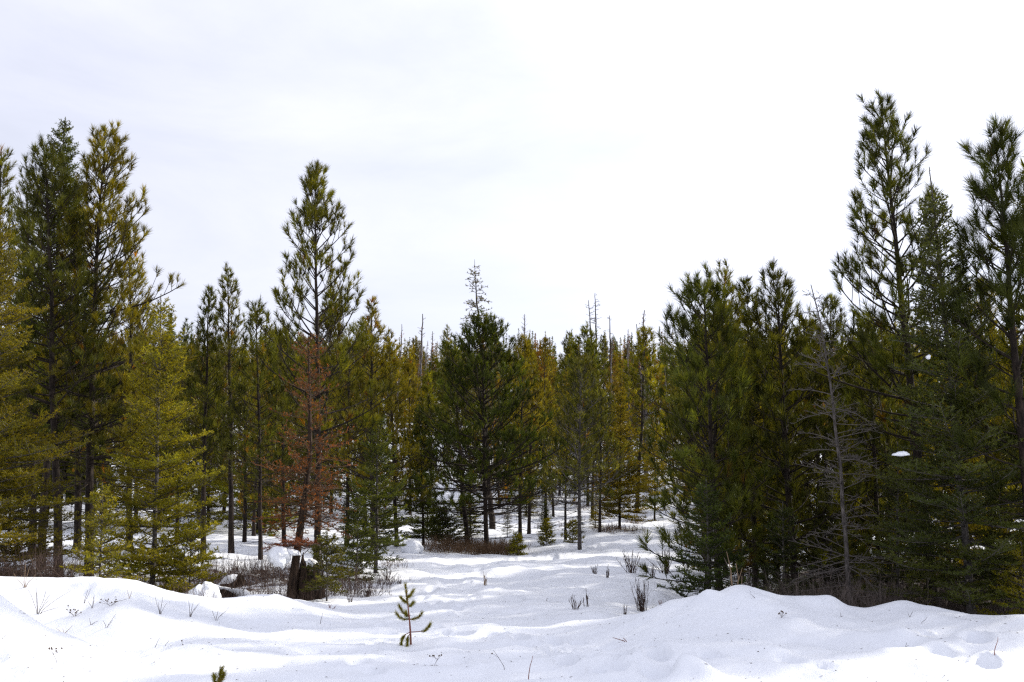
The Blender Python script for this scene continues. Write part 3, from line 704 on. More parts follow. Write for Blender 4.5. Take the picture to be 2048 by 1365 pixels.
build_dead('dead_tree', loc, H, ppm(62, 46), 83, 'tall thin-topped old conifer with drooping bare branches behind the broad middle pine', tip=tip, cb=.40, gap=.20, per=5, r0=.13, mat=M_BARK, twig=M_TWIG, rust=1.6, tw=2.0, nl=.11, nw=.035, ndens=40., green=(.078, .076, .014),
           e_lo=-8, e_hi=20, bend0=-26, fine=7., prof=.55, split=True, cat='conifer', lowfull=.8)
for (pb, pt, yt, d, seed, rp, lb) in ((1196, 1177, 601, 120, 84, 22, 'left one of two bare black snags leaning above the skyline'), (1203, 1190, 586, 121, 85, 20, 'straight bare snag with a dark clump, tallest above the skyline'),
                                      (1228, 1219, 631, 110, 86, 16, 'short thin snag right of the two tall bare snags'), (1052, 1049, 628, 130, 87, 24, 'pale grey leafless tree with an even rounded outline above the skyline')):
    loc, H, tip = spot(pb, d, pt, yt)
    grey = seed == 87
    build_dead('dead_tree', loc, H, ppm(rp, d), seed, lb, tip=tip, cb=.45, gap=.42, per=4 if grey else 2, r0=.16, mat=M_GREY if grey else M_BARK, twig=M_GREYTWIG if grey else M_TWIG, rust=0 if grey else .35,
               green=None if grey else DARKP, e_lo=-12 if not grey else 10, e_hi=15 if not grey else 45, bend0=-10 if not grey else 20, fine=5, prof=.35 if not grey else .6, split=False, fine2=grey, tipr=.03, tw=3.5, nl=.2, nw=.07, ndens=14.)

print('single trees', sum(len(m.polygons) for m in bpy.data.meshes))
# ------------------------------------------------------------------ the wood behind: shared kinds, each tree its own object
HIDE = (0, -500, 0)
def proto(fn, *a, **k):
    o = fn(*a, **k); return o
protos = []
for i in range(5):   # mid-distance pines
    protos.append(('pine', build_pine('pine_tree', (0, 0, 0), 8.5, [1.35, 1.1, 1.5, 1.2, 1.0][i], 200 + i, 'x', PINE, cb=[.12, .18, .08, .14, .22][i], gap=.5, per=5, nl=.24, nw=.024, nn=20, low_dead=12, prof=.7, sec=5., mids=True)))
for i in range(4):   # narrow cone-shaped conifers
    protos.append(('cone', build_fir('conifer', (0, 0, 0), 8.0, [1.3, 1.05, 1.5, .95][i], 220 + i, 'x', GOLD, cb=[.05, .10, .03, .14][i], gap=.42, per=5, dens=22., nl=.12, nw=.036, per_m=7., tert=True, bark=M_BARK, cat='conifer', trunk_sides=7)))
for i in range(3):   # grey and rust snags
    protos.append(('snag', build_dead('dead_tree', (0, 0, 0), 8.5, [.75, .6, .9][i], 240 + i, 'x', cb=[.15, .3, .2][i], gap=.30, per=4, r0=.085, fine=6., rust=[.0, .35, .75][i], e_lo=-8, e_hi=30, split=False, fine2=False, tipr=.018, tw=2.6, nl=.10, nw=.03, ndens=26.,
                                      twig=M_GREYTWIG if i == 0 else M_RUSTTWIG, colr=(.17, .075, .035))))
kinds = {k: [o for kk, o in protos if kk == k] for k in ('pine', 'cone', 'snag')}
rng = np.random.default_rng(77)
TL = {'pine': ('green pine in the wood on the slope behind', 'green pines of the wooded slope'), 'cone': ('golden cone-shaped conifer in the wood on the slope behind', 'golden conifers of the wooded slope'),
      'snag': ('thin dead tree standing among the green conifers on the slope', 'dead trees of the wooded slope')}
taken = [(o.location.x, o.location.y) for o in COL.objects if o.type == 'EMPTY' and o.parent is None and o.location.y > 25]
used = set(); ncopy = {'pine': 0, 'cone': 0, 'snag': 0}
CO = {'pine': [PINE, OLIVE, DARKP, (.070, .075, .008)], 'cone': [GOLD, (.105, .096, .009), OLIVE, (.110, .082, .010)], 'snag': [(.24, .08, .03), (.20, .09, .04)]}
def on_track(x, d):
    px = CX + x / d * FPX
    return d < 62 and px > np.interp(d, [30, 36, 42, 50, 62], [700, 1200, 1290, 1320, 1345]) and px < np.interp(d, [30, 36, 42, 50, 62], [1420, 1420, 1400, 1385, 1370])
cands = []
tries = 0
while len(cands) < 330 and tries < 60000:
    tries += 1
    d = 40 + 105 * rng.random() ** 1.15; px = rng.uniform(-60, 1460)
    if px < 330 and rng.random() < .6: continue
    x = (px - CX) / FPX * d
    if on_track(x, d): continue
    if 740 < px < 1345 and d < 50: continue
    md = 1.7 + .008 * d
    if any((x - a) ** 2 + (d - b) ** 2 < md * md for a, b in taken): continue
    taken.append((x, d)); cands.append((x, d))
def where(k, ci, src, x, d):
    px = CX + x / d * FPX
    sec = [n for lim, n in ((380, 'behind the left stand'), (560, 'behind the three slim pine tops'), (720, 'behind the tall slender pine'), (860, 'under the open left skyline'), (1080, 'behind the broad middle pine'),
                            (1210, 'behind the grey-trunked pine'), (1345, 'above the turn of the track'), (9999, 'behind the bright-edged pine')) if px < lim][0]
    row = 'low on' if d < 62 else 'halfway up' if d < 95 else 'high on'
    adj = {'pine': ['green pine', 'olive pine', 'dark pine', 'mid-green pine'][ci % 4], 'cone': ['golden pointed conifer', 'yellow-green pointed conifer', 'olive pointed conifer', 'tawny pointed conifer'][ci % 4]}.get(k) or ('bare grey dead tree' if src is kinds['snag'][0] else 'brown dead tree')
    return f'{adj} {row} the slope {sec}'
for x, d in cands:
    k = rng.choice(['pine', 'cone', 'snag'], p=[.46, .26, .28] if d > 60 else [.58, .30, .12])
    src = kinds[k][rng.integers(len(kinds[k]))]
    sc = rng.uniform(.78, 1.22) * (1.0 if k != 'snag' else 1.08)
    ci = rng.integers(len(CO[k])); col = CO[k][ci]; lab = where(k, ci, src, x, d); col = tuple(c * rng.uniform(.85, 1.2) for c in col)
    loc = (x, d, g1(x, d) - .05); rz = rng.uniform(0, 6.28); wd = sc * rng.uniform(.85, 1.15)
    if src.name not in used:
        used.add(src.name); src.location = loc; src.rotation_euler = (0, 0, rz); src.scale = (wd, wd, sc); tag(src, lab, src['category'], TL[k][1])
        for c in src.children:
            if c.name.startswith('crown'): c.color = (*col, 1)
    else: copy_tree(src, loc, rz, (wd, sc), col, lab, TL[k][1])
SIDE = [(1440, 27), (1400, 31), (1430, 40), (1520, 22.5), (1640, 21.5), (1540, 27.5), (1690, 29), (1780, 23), (1470, 24), (1560, 26), (1660, 25), (1760, 27), (1880, 25), (1990, 24), (1500, 30), (1610, 32), (1720, 33), (1840, 31), (1960, 32), (1450, 36), (1560, 38), (1690, 39), (1830, 38), (1980, 39), (2120, 28), (2200, 22), (2120, 35), (1440, 44), (1530, 46)]
for i, (px, d) in enumerate(SIDE):
    src = kinds['pine'][i % 5] if i % 3 else kinds['cone'][i % 4]
    x = (px - CX) / FPX * d; sc = min(rng.uniform(.85, 1.1), (pix(px, 640 - 60 * rng.random(), d)[2] - g1(x, d)) / 8.7)
    copy_tree(src, (x, d, g1(x, d) - .05), rng.uniform(0, 6.28), (sc * 1.15, sc), [OLIVE, PINE, (.068, .072, .008)][i % 3], ('olive', 'green', 'mid-green')[i % 3] + (' pine' if i % 3 else ' pointed conifer') + (' close behind the ' if d < 28 else ' in the shade well behind the ' if d < 36 else ' far behind the ') + [n for lim, n in ((1480, 'bright-edged pine'), (1640, 'full-crowned pine'), (1770, 'grey snag'), (1900, 'tallest right-hand pine'), (2050, 'blue-green fir'), (9999, 'long-needled pine at the right edge')) if px < lim][0], 'conifers behind the right-hand stand')
LOW = 0
while LOW < 46:
    d = 38 + 34 * rng.random(); px = rng.uniform(330, 1290); x = (px - CX) / FPX * d
    if on_track(x, d) or (740 < px < 1345 and d < 41): continue
    if any((x - a) ** 2 + (d - b) ** 2 < .8 for a, b in taken): continue
    taken.append((x, d)); LOW += 1; sc = rng.uniform(.14, .36)
    copy_tree(kinds['cone'][LOW % 4], (x, d, g1(x, d) - .02), rng.uniform(0, 6.28), (sc * 1.5, sc), [FIRG, OLIVE, (.066, .076, .010)][LOW % 3], 'low ' + ('green', 'olive', 'mid-green')[LOW % 3] + ' sapling ' + ('at the foot of' if d < 50 else 'partway up' if d < 60 else 'farther up') + ' the slope ' + where('pine', 0, None, x, d).split(' the slope ')[1], 'young conifers at the foot of the slope')
for i, (x, d) in enumerate([(9.4, 14.9), (12.0, 15.8), (9.8, 17.6), (12.9, 10.6)]):  # unseen pines, added out of view to cast shade on the snow
    sc = rng.uniform(.85, 1.05); copy_tree(kinds['pine'][i % 5], (x, d, g1(x, d) - .05), i * 1.7, (sc * 1.1, sc), PINE, 'unseen pine added beyond the right edge for its shade', 'unseen shade pines added beyond the right edge')
# ------------------------------------------------------------------ beyond the countable trees: the far wood as one mass
def far_wood(name, label, pts, seed):
    rng = np.random.default_rng(seed); parts = []; V = []; T = []; TV = []; TF = []
    for x, d in pts:
        H = rng.uniform(6.5, 10.5); z = g1(x, d); n = int(np.clip(280 * (90 / d), 165, 360)); Rm = rng.uniform(.8, 1.5); cb = rng.uniform(.1, .3)
        f = rng.random(n) ** 1.15; h = (cb + (1 - cb) * f) * H; az = rng.uniform(0, 6.28, n)
        L = Rm * (1 - f) ** .8 * rng.uniform(.55, 1.05, n) + .05
        o = np.stack([np.cos(az), np.sin(az), np.full(n, .35)], 1)
        c = np.stack([x + np.cos(az) * L * .5, d + np.sin(az) * L * .5, z + h], 1)
        nl = L * .62 + .12; nd = nrm(o + rng.normal(0, .25, (n, 3))); sd = nrm(np.cross(nd, rng.normal(size=(n, 3)))) * (.05 + .11 * L[:, None])
        V.append(np.stack([c - sd - nd * .1, c + sd - nd * .1, c + nd * nl[:, None]], 1).reshape(-1, 3))
        base = np.array([PINE, OLIVE, GOLD, DARKP, (.17, .09, .035)][rng.choice(5, p=[.32, .24, .12, .18, .14])])
        T.append(np.repeat(base[None] * (1 + rng.normal(0, .25, (n, 1)).clip(-.5, .5)), 3, 0))
        a, b = tubes(np.array([[[x, d, z - .3], [x, d, z + H * .5], [x, d, z + H]]]), np.array([[.11, .06, .012]]), 4)
        TF.append(b + sum(len(q) for q in TV)); TV.append(a)
    V = np.concatenate(V)
    o = link(name, mesh_from(name, [(V, np.arange(len(V)).reshape(-1, 3), 0, np.concatenate(T)), (np.concatenate(TV), np.concatenate(TF), 1, None)], [M_NEEDLE, M_BARK]), None, (1, 1, 1))
    o['kind'] = 'stuff'; o['label'] = label; o['category'] = 'forest'
    return o
pts = []
while len(pts) < 620:
    d = 128 + 80 * rng.random(); x = rng.uniform(-.62, .62) * d; pts.append((x, d))
while len(pts) < 900:
    d = 36 + 95 * rng.random() ** .8; px = rng.choice([rng.uniform(-420, 330), rng.uniform(1400, 2450)]); x = (px - CX) / FPX * d
    if px > 1300 and on_track(x, d): continue
    if any((x - a) ** 2 + (d - b) ** 2 < 4 for a, b in taken[:70]): continue
    pts.append((x, d))
far_wood('distant_forest', 'distant conifer forest covering the ridge and the slopes behind both stands', pts, 5)
print('wood', sum(len(m.polygons) for m in bpy.data.meshes))
# ------------------------------------------------------------------ pine seedlings in the open snow
def seedling(base_px, d, spine, boughs, label, seed, nl=.060, nw=.0034, r=.011):
    """spine: pixels from the foot up; boughs: pixel polylines; both at depth d"""
    rng = np.random.default_rng(seed)
    if base_px[1] < 1365: d = hit(*base_px)[1]
    b0 = pix(*base_px, d); z = g1(b0[0], d); o3 = np.array([b0[0], d, b0[2]])
    dz = z - b0[2] - .02
    t = root('seedling_pine', (b0[0], d, z - .02), label, 'pine seedling')
    loc = lambda p, dd=0.: pix(p[0], p[1], d) - o3 + np.array([0, dd, 0])
    sp = np.array([loc(p) for p in spine]); sp[0, 2] -= .1
    s = np.linspace(0, 1, 14); k = np.linspace(0, 1, len(sp)); sp2 = np.stack([np.interp(s, k, sp[:, i]) for i in range(3)], 1)
    a, f = tubes(sp2[None], (r * (1 - s) + .0035)[None], 7); link('trunk', mesh_from('trunk', [(a, f, 0, None)], [M_REDTWIG]), t)
    lists = [(sp[-3:], .55)] + [(None, x) for x in boughs]
    P, D, L = [], [], []
    for i, (pp, q) in enumerate([(sp2[-6:], None)] + [(None, x) for x in boughs]):
        if pp is None:
            pts, cover, dep = q
            c = np.array([loc(p) for p in pts]); c[:, 1] += np.linspace(0, dep, len(c))
            kk = np.linspace(0, 1, len(c)); ss = np.linspace(0, 1, 7); pp = np.stack([np.interp(ss, kk, c[:, j]) for j in range(3)], 1)
            a, f = tubes(pp[None], (np.linspace(.006, .003, 7))[None], 5); link('branch', mesh_from('branch', [(a, f, 0, None)], [M_REDTWIG]), t)
        else: cover = .95
        m = 9
        for u in np.linspace(1 - cover, 1, m):
            x = u * (len(pp) - 1); i0 = min(int(x), len(pp) - 2); fr = x - i0
            P.append(pp[i0] * (1 - fr) + pp[i0 + 1] * fr); D.append(nrm(pp[i0 + 1] - pp[i0])); L.append(.04)
    P, D = np.array(P), np.array(D)
    v, f, tt = tufts(P, D, 46, np.array(L), nl, nw, 18, 58, rng, tints(len(P), rng, .18, .2), .0)
    link('crown', mesh_from('crown', [(v, f, 0, tt)], [M_NEEDLE]), t, (.165, .165, .013))
seedling((823, 1281), 12.9, [(823, 1281), (821, 1252), (819, 1226), (816, 1200), (813, 1175), (811, 1157)],
         [([(821, 1253), (836, 1252), (850, 1250), (857, 1243), (862, 1235)], .55, -.05), ([(821, 1253), (812, 1257), (806, 1264), (803, 1279)], .5, -.08), ([(821, 1254), (817, 1262), (816, 1278)], .45, -.12),
          ([(819, 1228), (830, 1226), (840, 1221), (846, 1212)], .8, -.1), ([(819, 1228), (806, 1227), (797, 1223), (791, 1215)], .85, .06), ([(818, 1221), (806, 1213), (799, 1198)], .85, -.06), ([(818, 1222), (812, 1220), (809, 1214)], .8, .12),
          ([(816, 1203), (822, 1200), (827, 1194)], .7, .08), ([(815, 1194), (808, 1190), (802, 1182)], .85, -.06), ([(814, 1185), (821, 1180), (827, 1169)], .85, .03)],
         'knee-high pine seedling standing alone in the open snow', 91)
seedling((432, 1392), 9.5, [(432, 1392), (437, 1365), (444, 1336)], [([(436, 1372), (446, 1356), (450, 1345)], .9, -.03), ([(436, 1375), (428, 1360), (427, 1352)], .9, .03)], 'tip of a pine seedling poking up at the bottom edge', 92, nl=.06)

# ------------------------------------------------------------------ shrubs, weeds and twigs
def stems_mesh(rng, n, h, spread, r, forks=2, lean=(0, 0), K=5, straight=.6):
    az = rng.uniform(0, 6.28, n); tilt = np.abs(rng.normal(0, spread, n)); L = h * rng.uniform(.55, 1.08, n)
    d0 = nrm(np.stack([np.cos(az) * np.sin(tilt) + lean[0], np.sin(az) * np.sin(tilt) + lean[1], np.cos(tilt)], 1))
    s = np.linspace(0, 1, K)
    b = np.stack([rng.normal(0, h * .06, n), rng.normal(0, h * .06, n), np.full(n, -.06)], 1)
    p = b[:, None] + d0[:, None] * (L[:, None, None] * s[None, :, None]) + np.cumsum(rng.normal(0, .025 * h, (n, K, 3)), 1) * s[None, :, None] * straight
    dd = np.gradient(p, axis=1); dd = nrm(dd)
    parts = [tubes(p, r * np.linspace(1, .4, K)[None] * np.ones((n, 1)), 4)]
    q, qd, ql, _, _ = offshoots(p, dd, L, forks / h * 1.0, .3, rng, .5, .1, lambda l, s_, r_: .12 * l + .4 * l * (1 - s_) * r_.random(len(s_)), 3, .1, flat=False)
    if len(q): parts.append(tubes(q, r * np.array([[.6, .5, .35]]) * np.ones((len(q), 1)), 3))
    return p, parts
def shrub(px, py, pytop, hw, label, seed, n=16, mat=None, r=.0065, forks=4, group='leafless shrubs on the snow', name='bare_shrub', cat='shrub', spread=None):
    rng = np.random.default_rng(seed); x, y = hit(px, py)
    z = g1(x, y); h = max(.1, pix(px, pytop, y)[2] - z)
    t = root(name, (x, y, z), label, cat, group)
    p, parts = stems_mesh(rng, n, h * 1.05, spread or math.atan(ppm(hw, y) / h) * .6, r * y / 22, forks)
    a, f = parts[0]; per = len(a) // n; pf = len(f) // n
    for i in range(n): link('stem', mesh_from('stem', [(a[i * per:(i + 1) * per], f[i * pf:(i + 1) * pf] - i * per, 0, None)], [mat or M_SHRUB]), t)
    if len(parts) > 1: link('twig', mesh_from('twig', [(a, f, 0, None) for a, f in parts[1:]], [mat or M_SHRUB]), t)['kind'] = 'stuff'
    return t
shrub(1264, 1143, 1098, 27, 'wide leafless shrub on the track, left of the one touching the dark fir', 101, 26)
shrub(1190, 1148, 1126, 14, 'small leafless shrub, leftmost of the row across the track', 102, 12)
shrub(1214, 1156, 1124, 12, 'small wispy shrub between the two larger shrubs of the row across the track', 103, 10)
shrub(1332, 1143, 1096, 34, 'dense purplish shrub against the dark green fir', 104, 34)
shrub(1284, 1219, 1162, 26, 'tall upright leafless shrub at the near edge of the track', 105, 34, forks=5)
shrub(1150, 1216, 1186, 24, 'low spreading dark shrub on the near track', 106, 14, spread=.75)
shrub(1173, 1212, 1170, 6, 'slim upright sprig beside the low spreading dark shrub', 107, 5, spread=.08, r=.010)
shrub(1092, 1208, 1196, 8, 'tiny sprig left of the low spreading dark shrub', 108, 6)
shrub(1326, 1222, 1194, 26, 'thin reddish twigs on the snow in front of the dark green fir', 109, 9, M_REDTWIG)
shrub(1305, 1150, 1125, 12, 'small shrub between the wide shrub and the dark green fir', 110, 9)
shrub(1250, 1222, 1205, 10, 'short dark twigs just left of the tall upright shrub', 111, 7)
shrub(800, 1170, 1150, 22, 'sparse leafless shrub behind the lone pine seedling', 112, 12, spread=.7)
shrub(775, 1160, 1130, 26, 'scraggly shrub at the foot of the green fir by the track', 113, 16)
shrub(735, 1185, 1150, 24, 'scraggly shrub right of the young olive fir', 114, 18)
shrub(700, 1205, 1180, 20, 'thin twigs in the snow right of the broken stump', 115, 12, spread=.7)
shrub(660, 1218, 1200, 24, 'thin reddish twigs on the snow bank in front of the stump', 116, 10, M_REDTWIG, spread=.8)
shrub(970, 1168, 1142, 9, 'dry flower stalks standing in the middle of the track', 117, 9, M_STRAW, name='dry_weed', cat='weed', group=None)
def tall_stems():
    x, y = pix(1474, 1200, 14.6)[0], 14.6; z = g1(x, y); rng = np.random.default_rng(119)
    t = root('bare_shrub', (x, y, z), 'tall pale leafless stems rising in front of the right-hand stand', 'shrub')
    for i in range(8):
        h = (pix(1474, rng.uniform(1070, 1130), y)[2] - z); p, parts = stems_mesh(rng, 1, h, .16, .009, 3, straight=1.6)
        s = link('stem', mesh_from('stem', [(a, f, 0, None) for a, f in parts], [M_STRAW if i % 2 else M_TWIG]), t)
tall_stems()

def weed(px, py, tips, label, seed, kind='twig', mat=None, r=.0042, group='dry weeds poking through the snow', heads=0, back=0.):
    rng = np.random.default_rng(seed); x, y = hit(px, py); z = g1(x, y)
    t = root('dry_weed' if kind != 'twig' else 'dry_twig', (x, y, z), label, 'weed' if kind != 'twig' else 'twig', None)
    o = np.array([x, y, z]); w = r * y / 13
    for (a, b) in tips:
        e = pix(a, b, y) - o; e[1] = rng.normal(0, .1) * np.linalg.norm(e)
        K = 6; s = np.linspace(0, 1, K)[:, None]
        p = e * s + np.cumsum(rng.normal(0, .02, (K, 3)), 0) * np.linalg.norm(e) * s; p[0, 2] -= .05
        v, f = tubes(p[None], (w * np.linspace(1, .5, K))[None], 4)
        st = link('stem', mesh_from('stem', [(v, f, 0, None)], [mat or M_TWIG]), t)
        if heads:
            for j in range(heads):
                u = rng.uniform(.62, 1.); c = e * u; side = rng.normal(0, 1, 3) * np.array([.05, .05, .03]); side[2] = abs(side[2]) + .03
                tip_ = c + side
                v, f = tubes(np.array([[c, tip_]]), np.array([[w * .5, w * .45]]), 3)
                link('stem', mesh_from('stem', [(v, f, 0, None)], [mat or M_TWIG]), t)
                bm = bmesh.new(); bmesh.ops.create_icosphere(bm, subdivisions=1, radius=.010)
                for q in bm.verts: q.co *= 1 + .25 * math.sin(q.co.x * 900 + q.co.z * 700)
                me = bpy.data.meshes.new('seed_head'); bm.to_mesh(me); bm.free(); me.materials.append(M_SEED)
                h_ = link('seed_head', me, t); h_.location = tip_
    return t
W = [
    (76, 1222, [(62, 1180), (70, 1176), (78, 1178), (90, 1183), (100, 1188), (134, 1182), (120, 1212), (96, 1200)], 'large clump of bare twigs on the bank at the left', 'twig', M_TWIG, 0),
    (185, 1216, [(176, 1200), (190, 1190), (187, 1195), (250, 1197)], 'spread of thin twigs on the left bank below the young fir', 'twig', M_TWIG, 0),
    (212, 1266, [(232, 1230), (225, 1243), (208, 1240)], 'pair of long leaning twigs low on the left bank', 'twig', M_TWIG, 0),
    (181, 1260, [(180, 1236), (186, 1248), (198, 1240)], 'forked twig left of the pair of long leaning twigs', 'twig', M_TWIG, 0),
    (128, 1274, [(112, 1256), (146, 1250), (134, 1262), (150, 1272), (126, 1258)], 'tangle of dry grass and twigs sticking out of the near left mound', 'twig', M_STRAW, 0),
    (115, 1336, [(104, 1308)], 'seed-headed weed low on the near left mound', 'weed', M_TWIG, 7),
    (50, 1174, [(26, 1146), (47, 1130), (55, 1138), (40, 1150), (70, 1152), (62, 1160)], 'pale dry grass on the crest of the left bank', 'weed', M_STRAW, 0),
    (321, 1221, [(310, 1196), (324, 1188), (334, 1205), (315, 1205)], 'dark twigs in a hollow of the left bank below the yellow fir', 'twig', M_TWIG, 0),
    (380, 1229, [(376, 1198), (388, 1203), (402, 1200), (392, 1214)], 'upright twigs at the right end of the left bank', 'twig', M_TWIG, 0),
    (432, 1233, [(440, 1214), (456, 1217), (424, 1222)], 'short leaning twigs in front of the snowed-over log', 'twig', M_TWIG, 0),
    (220, 1218, [(214, 1208), (226, 1210)], 'low seedy weed in the middle of the left bank', 'weed', M_TWIG, 5),
    (148, 1240, [(140, 1226), (152, 1232)], 'seedy weed just above the hollow of the left bank', 'weed', M_TWIG, 6),
    (308, 1306, [(318, 1276)], 'single thin stalk in the shaded trough left of centre', 'twig', M_TWIG, 0),
    (329, 1298, [(340, 1281)], 'short thin stalk right of the single stalk in the trough', 'twig', M_TWIG, 0),
    (364, 1316, [(379, 1306), (366, 1305)], 'small seed-headed stalk left of the tracks at the lower left', 'weed', M_TWIG, 2),
    (168, 1196, [(184, 1176), (178, 1180)], 'thin twigs at the foot of the bright young fir', 'twig', M_TWIG, 0),
    (259, 1196, [(256, 1180), (264, 1182)], 'small dry tuft at the crest of the left bank', 'weed', M_STRAW, 0),
    (1, 1300, [(15, 1270), (10, 1296), (-8, 1280)], 'twigs cut off by the left edge', 'twig', M_TWIG, 0),
    (868, 1336, [(876, 1318)], 'little seed-headed weed below the pine seedling', 'weed', M_TWIG, 5),
    (1012, 1340, [(991, 1303)], 'leaning stalk with one seed head right of the pine seedling', 'weed', M_TWIG, 1),
    (1056, 1362, [(1062, 1313)], 'thick upright reddish twig at the bottom edge', 'twig', M_REDTWIG, 0),
    (1254, 1290, [(1225, 1274), (1246, 1276)], 'reddish forked twig lying on the snow near the footprints', 'twig', M_REDTWIG, 0),
    (1564, 1256, [(1562, 1234), (1565, 1233)], 'small seed-headed stalk on the right bank', 'weed', M_TWIG, 3),
    (1683, 1246, [(1680, 1226), (1686, 1232)], 'two dark stems at the dip of the right bank', 'twig', M_TWIG, 0),
    (1820, 1246, [(1816, 1228), (1825, 1224), (1830, 1234)], 'three fine stems on the rounded right mound', 'twig', M_TWIG, 0),
    (1841, 1252, [(1855, 1236)], 'single leaning stem on the rounded right mound', 'twig', M_TWIG, 0),
    (1811, 1316, [(1815, 1284), (1818, 1290)], 'upright pair of thin stems in the snow below the rounded mound', 'twig', M_TWIG, 0),
    (1990, 1334, [(1995, 1276)], 'tall single reddish stem at the lower right', 'twig', M_REDTWIG, 0),
    (1512, 1216, [(1500, 1188)], 'thin stem leaning on the peak of the right bank', 'twig', M_TWIG, 0),
    (640, 1243, [(646, 1228)], 'tiny stalk on the bank in front of the stump', 'twig', M_TWIG, 0),
    (1385, 1352, [(1398, 1350), (1392, 1347)], 'brown stub in the hollow of the snow lump at the bottom', 'twig', M_STUMP, 0),
    (1580, 1228, [(1590, 1216), (1584, 1219)], 'short dark stub on the crest of the right bank', 'twig', M_TWIG, 0),
]
for i, (px, py, tips, lb, kd, mt, hd) in enumerate(W):
    weed(px, py, tips, lb, 300 + i, kd, mt, .0034 if mt is not M_REDTWIG else .006, heads=hd)

# brush nobody could count
def brush(name, label, areas, seed, mat, cat='undergrowth'):
    rng = np.random.default_rng(seed); V = []
    for (p0, p1, d0, d1, n, h, w, sp) in areas:
        d = rng.uniform(d0, d1, n); px = rng.uniform(p0, p1, n); x = (px - CX) / FPX * d
        # clumps
        cx = rng.uniform(p0, p1, max(3, n // 70)); cd = rng.uniform(d0, d1, len(cx)); k = rng.integers(0, len(cx), n)
        m = rng.random(n) < .75
        x = np.where(m, (cx[k] - CX) / FPX * cd[k] + rng.normal(0, .22, n), x); d = np.where(m, cd[k] + rng.normal(0, .22, n), d)
        z = G(x, d)
        b = np.stack([x, d, z - .04], 1)
        az = rng.uniform(0, 6.28, n); ti = np.abs(rng.normal(0, sp, n))
        dr = np.stack([np.cos(az) * np.sin(ti), np.sin(az) * np.sin(ti), np.cos(ti)], 1); L = h * rng.uniform(.35, 1.1, n)[:, None]
        t = b + dr * L
        sd = nrm(np.cross(dr, rng.normal(size=(n, 3)))) * w
        V.append(np.stack([b - sd, b + sd, t], 1).reshape(-1, 3))
        for _ in range(4):
            u = rng.uniform(.2, .85, (n, 1)); s0 = b + dr * L * u
            d2 = nrm(dr + rng.normal(0, .5, (n, 3))); e = s0 + d2 * L * (1 - u) * rng.uniform(.5, 1, (n, 1))
            sd = nrm(np.cross(d2, rng.normal(size=(n, 3)))) * w * .6
            V.append(np.stack([s0 - sd, s0 + sd, e], 1).reshape(-1, 3))
    V = np.concatenate(V)
    o = link(name, mesh_from(name, [(V, np.arange(len(V)).reshape(-1, 3), 0, None)], [mat]))
    o['kind'] = 'stuff'; o['label'] = label; o['category'] = cat
brush('undergrowth', 'reddish brown brush at the feet of the middle pines', [(862, 1040, 33.0, 35.5, 2200, .55, .006, .5), (770, 800, 26, 28, 150, .3, .005, .6), (1180, 1290, 41, 44, 500, .35, .007, .6)], 401, M_BRUSH)
brush('undergrowth', 'tangled dark brush under the left stand behind the snow bank', [(-80, 170, 16.2, 20, 2600, .8, .0045, .55), (150, 420, 16.5, 21, 900, .42, .004, .6), (420, 720, 20, 24, 1500, .7, .005, .6), (420, 640, 18.3, 19.2, 500, .35, .004, .6), (-100, 560, 21, 28, 1100, .5, .005, .6), (690, 790, 20.5, 24, 420, .30, .004, .7)], 402, M_SHRUB)
brush('undergrowth', 'dark twiggy brush filling the shade under the right-hand stand', [(1470, 2120, 14.6, 17, 3400, .85, .004, .5), (1460, 2150, 17, 24, 2600, .9, .005, .5), (1440, 2150, 24, 34, 1600, .8, .007, .5)], 403, M_TWIG)
brush('undergrowth', 'thin brush among the trunks on the snowy slope', [(300, 1300, 45, 75, 2600, .5, .008, .6)], 404, M_BRUSH)

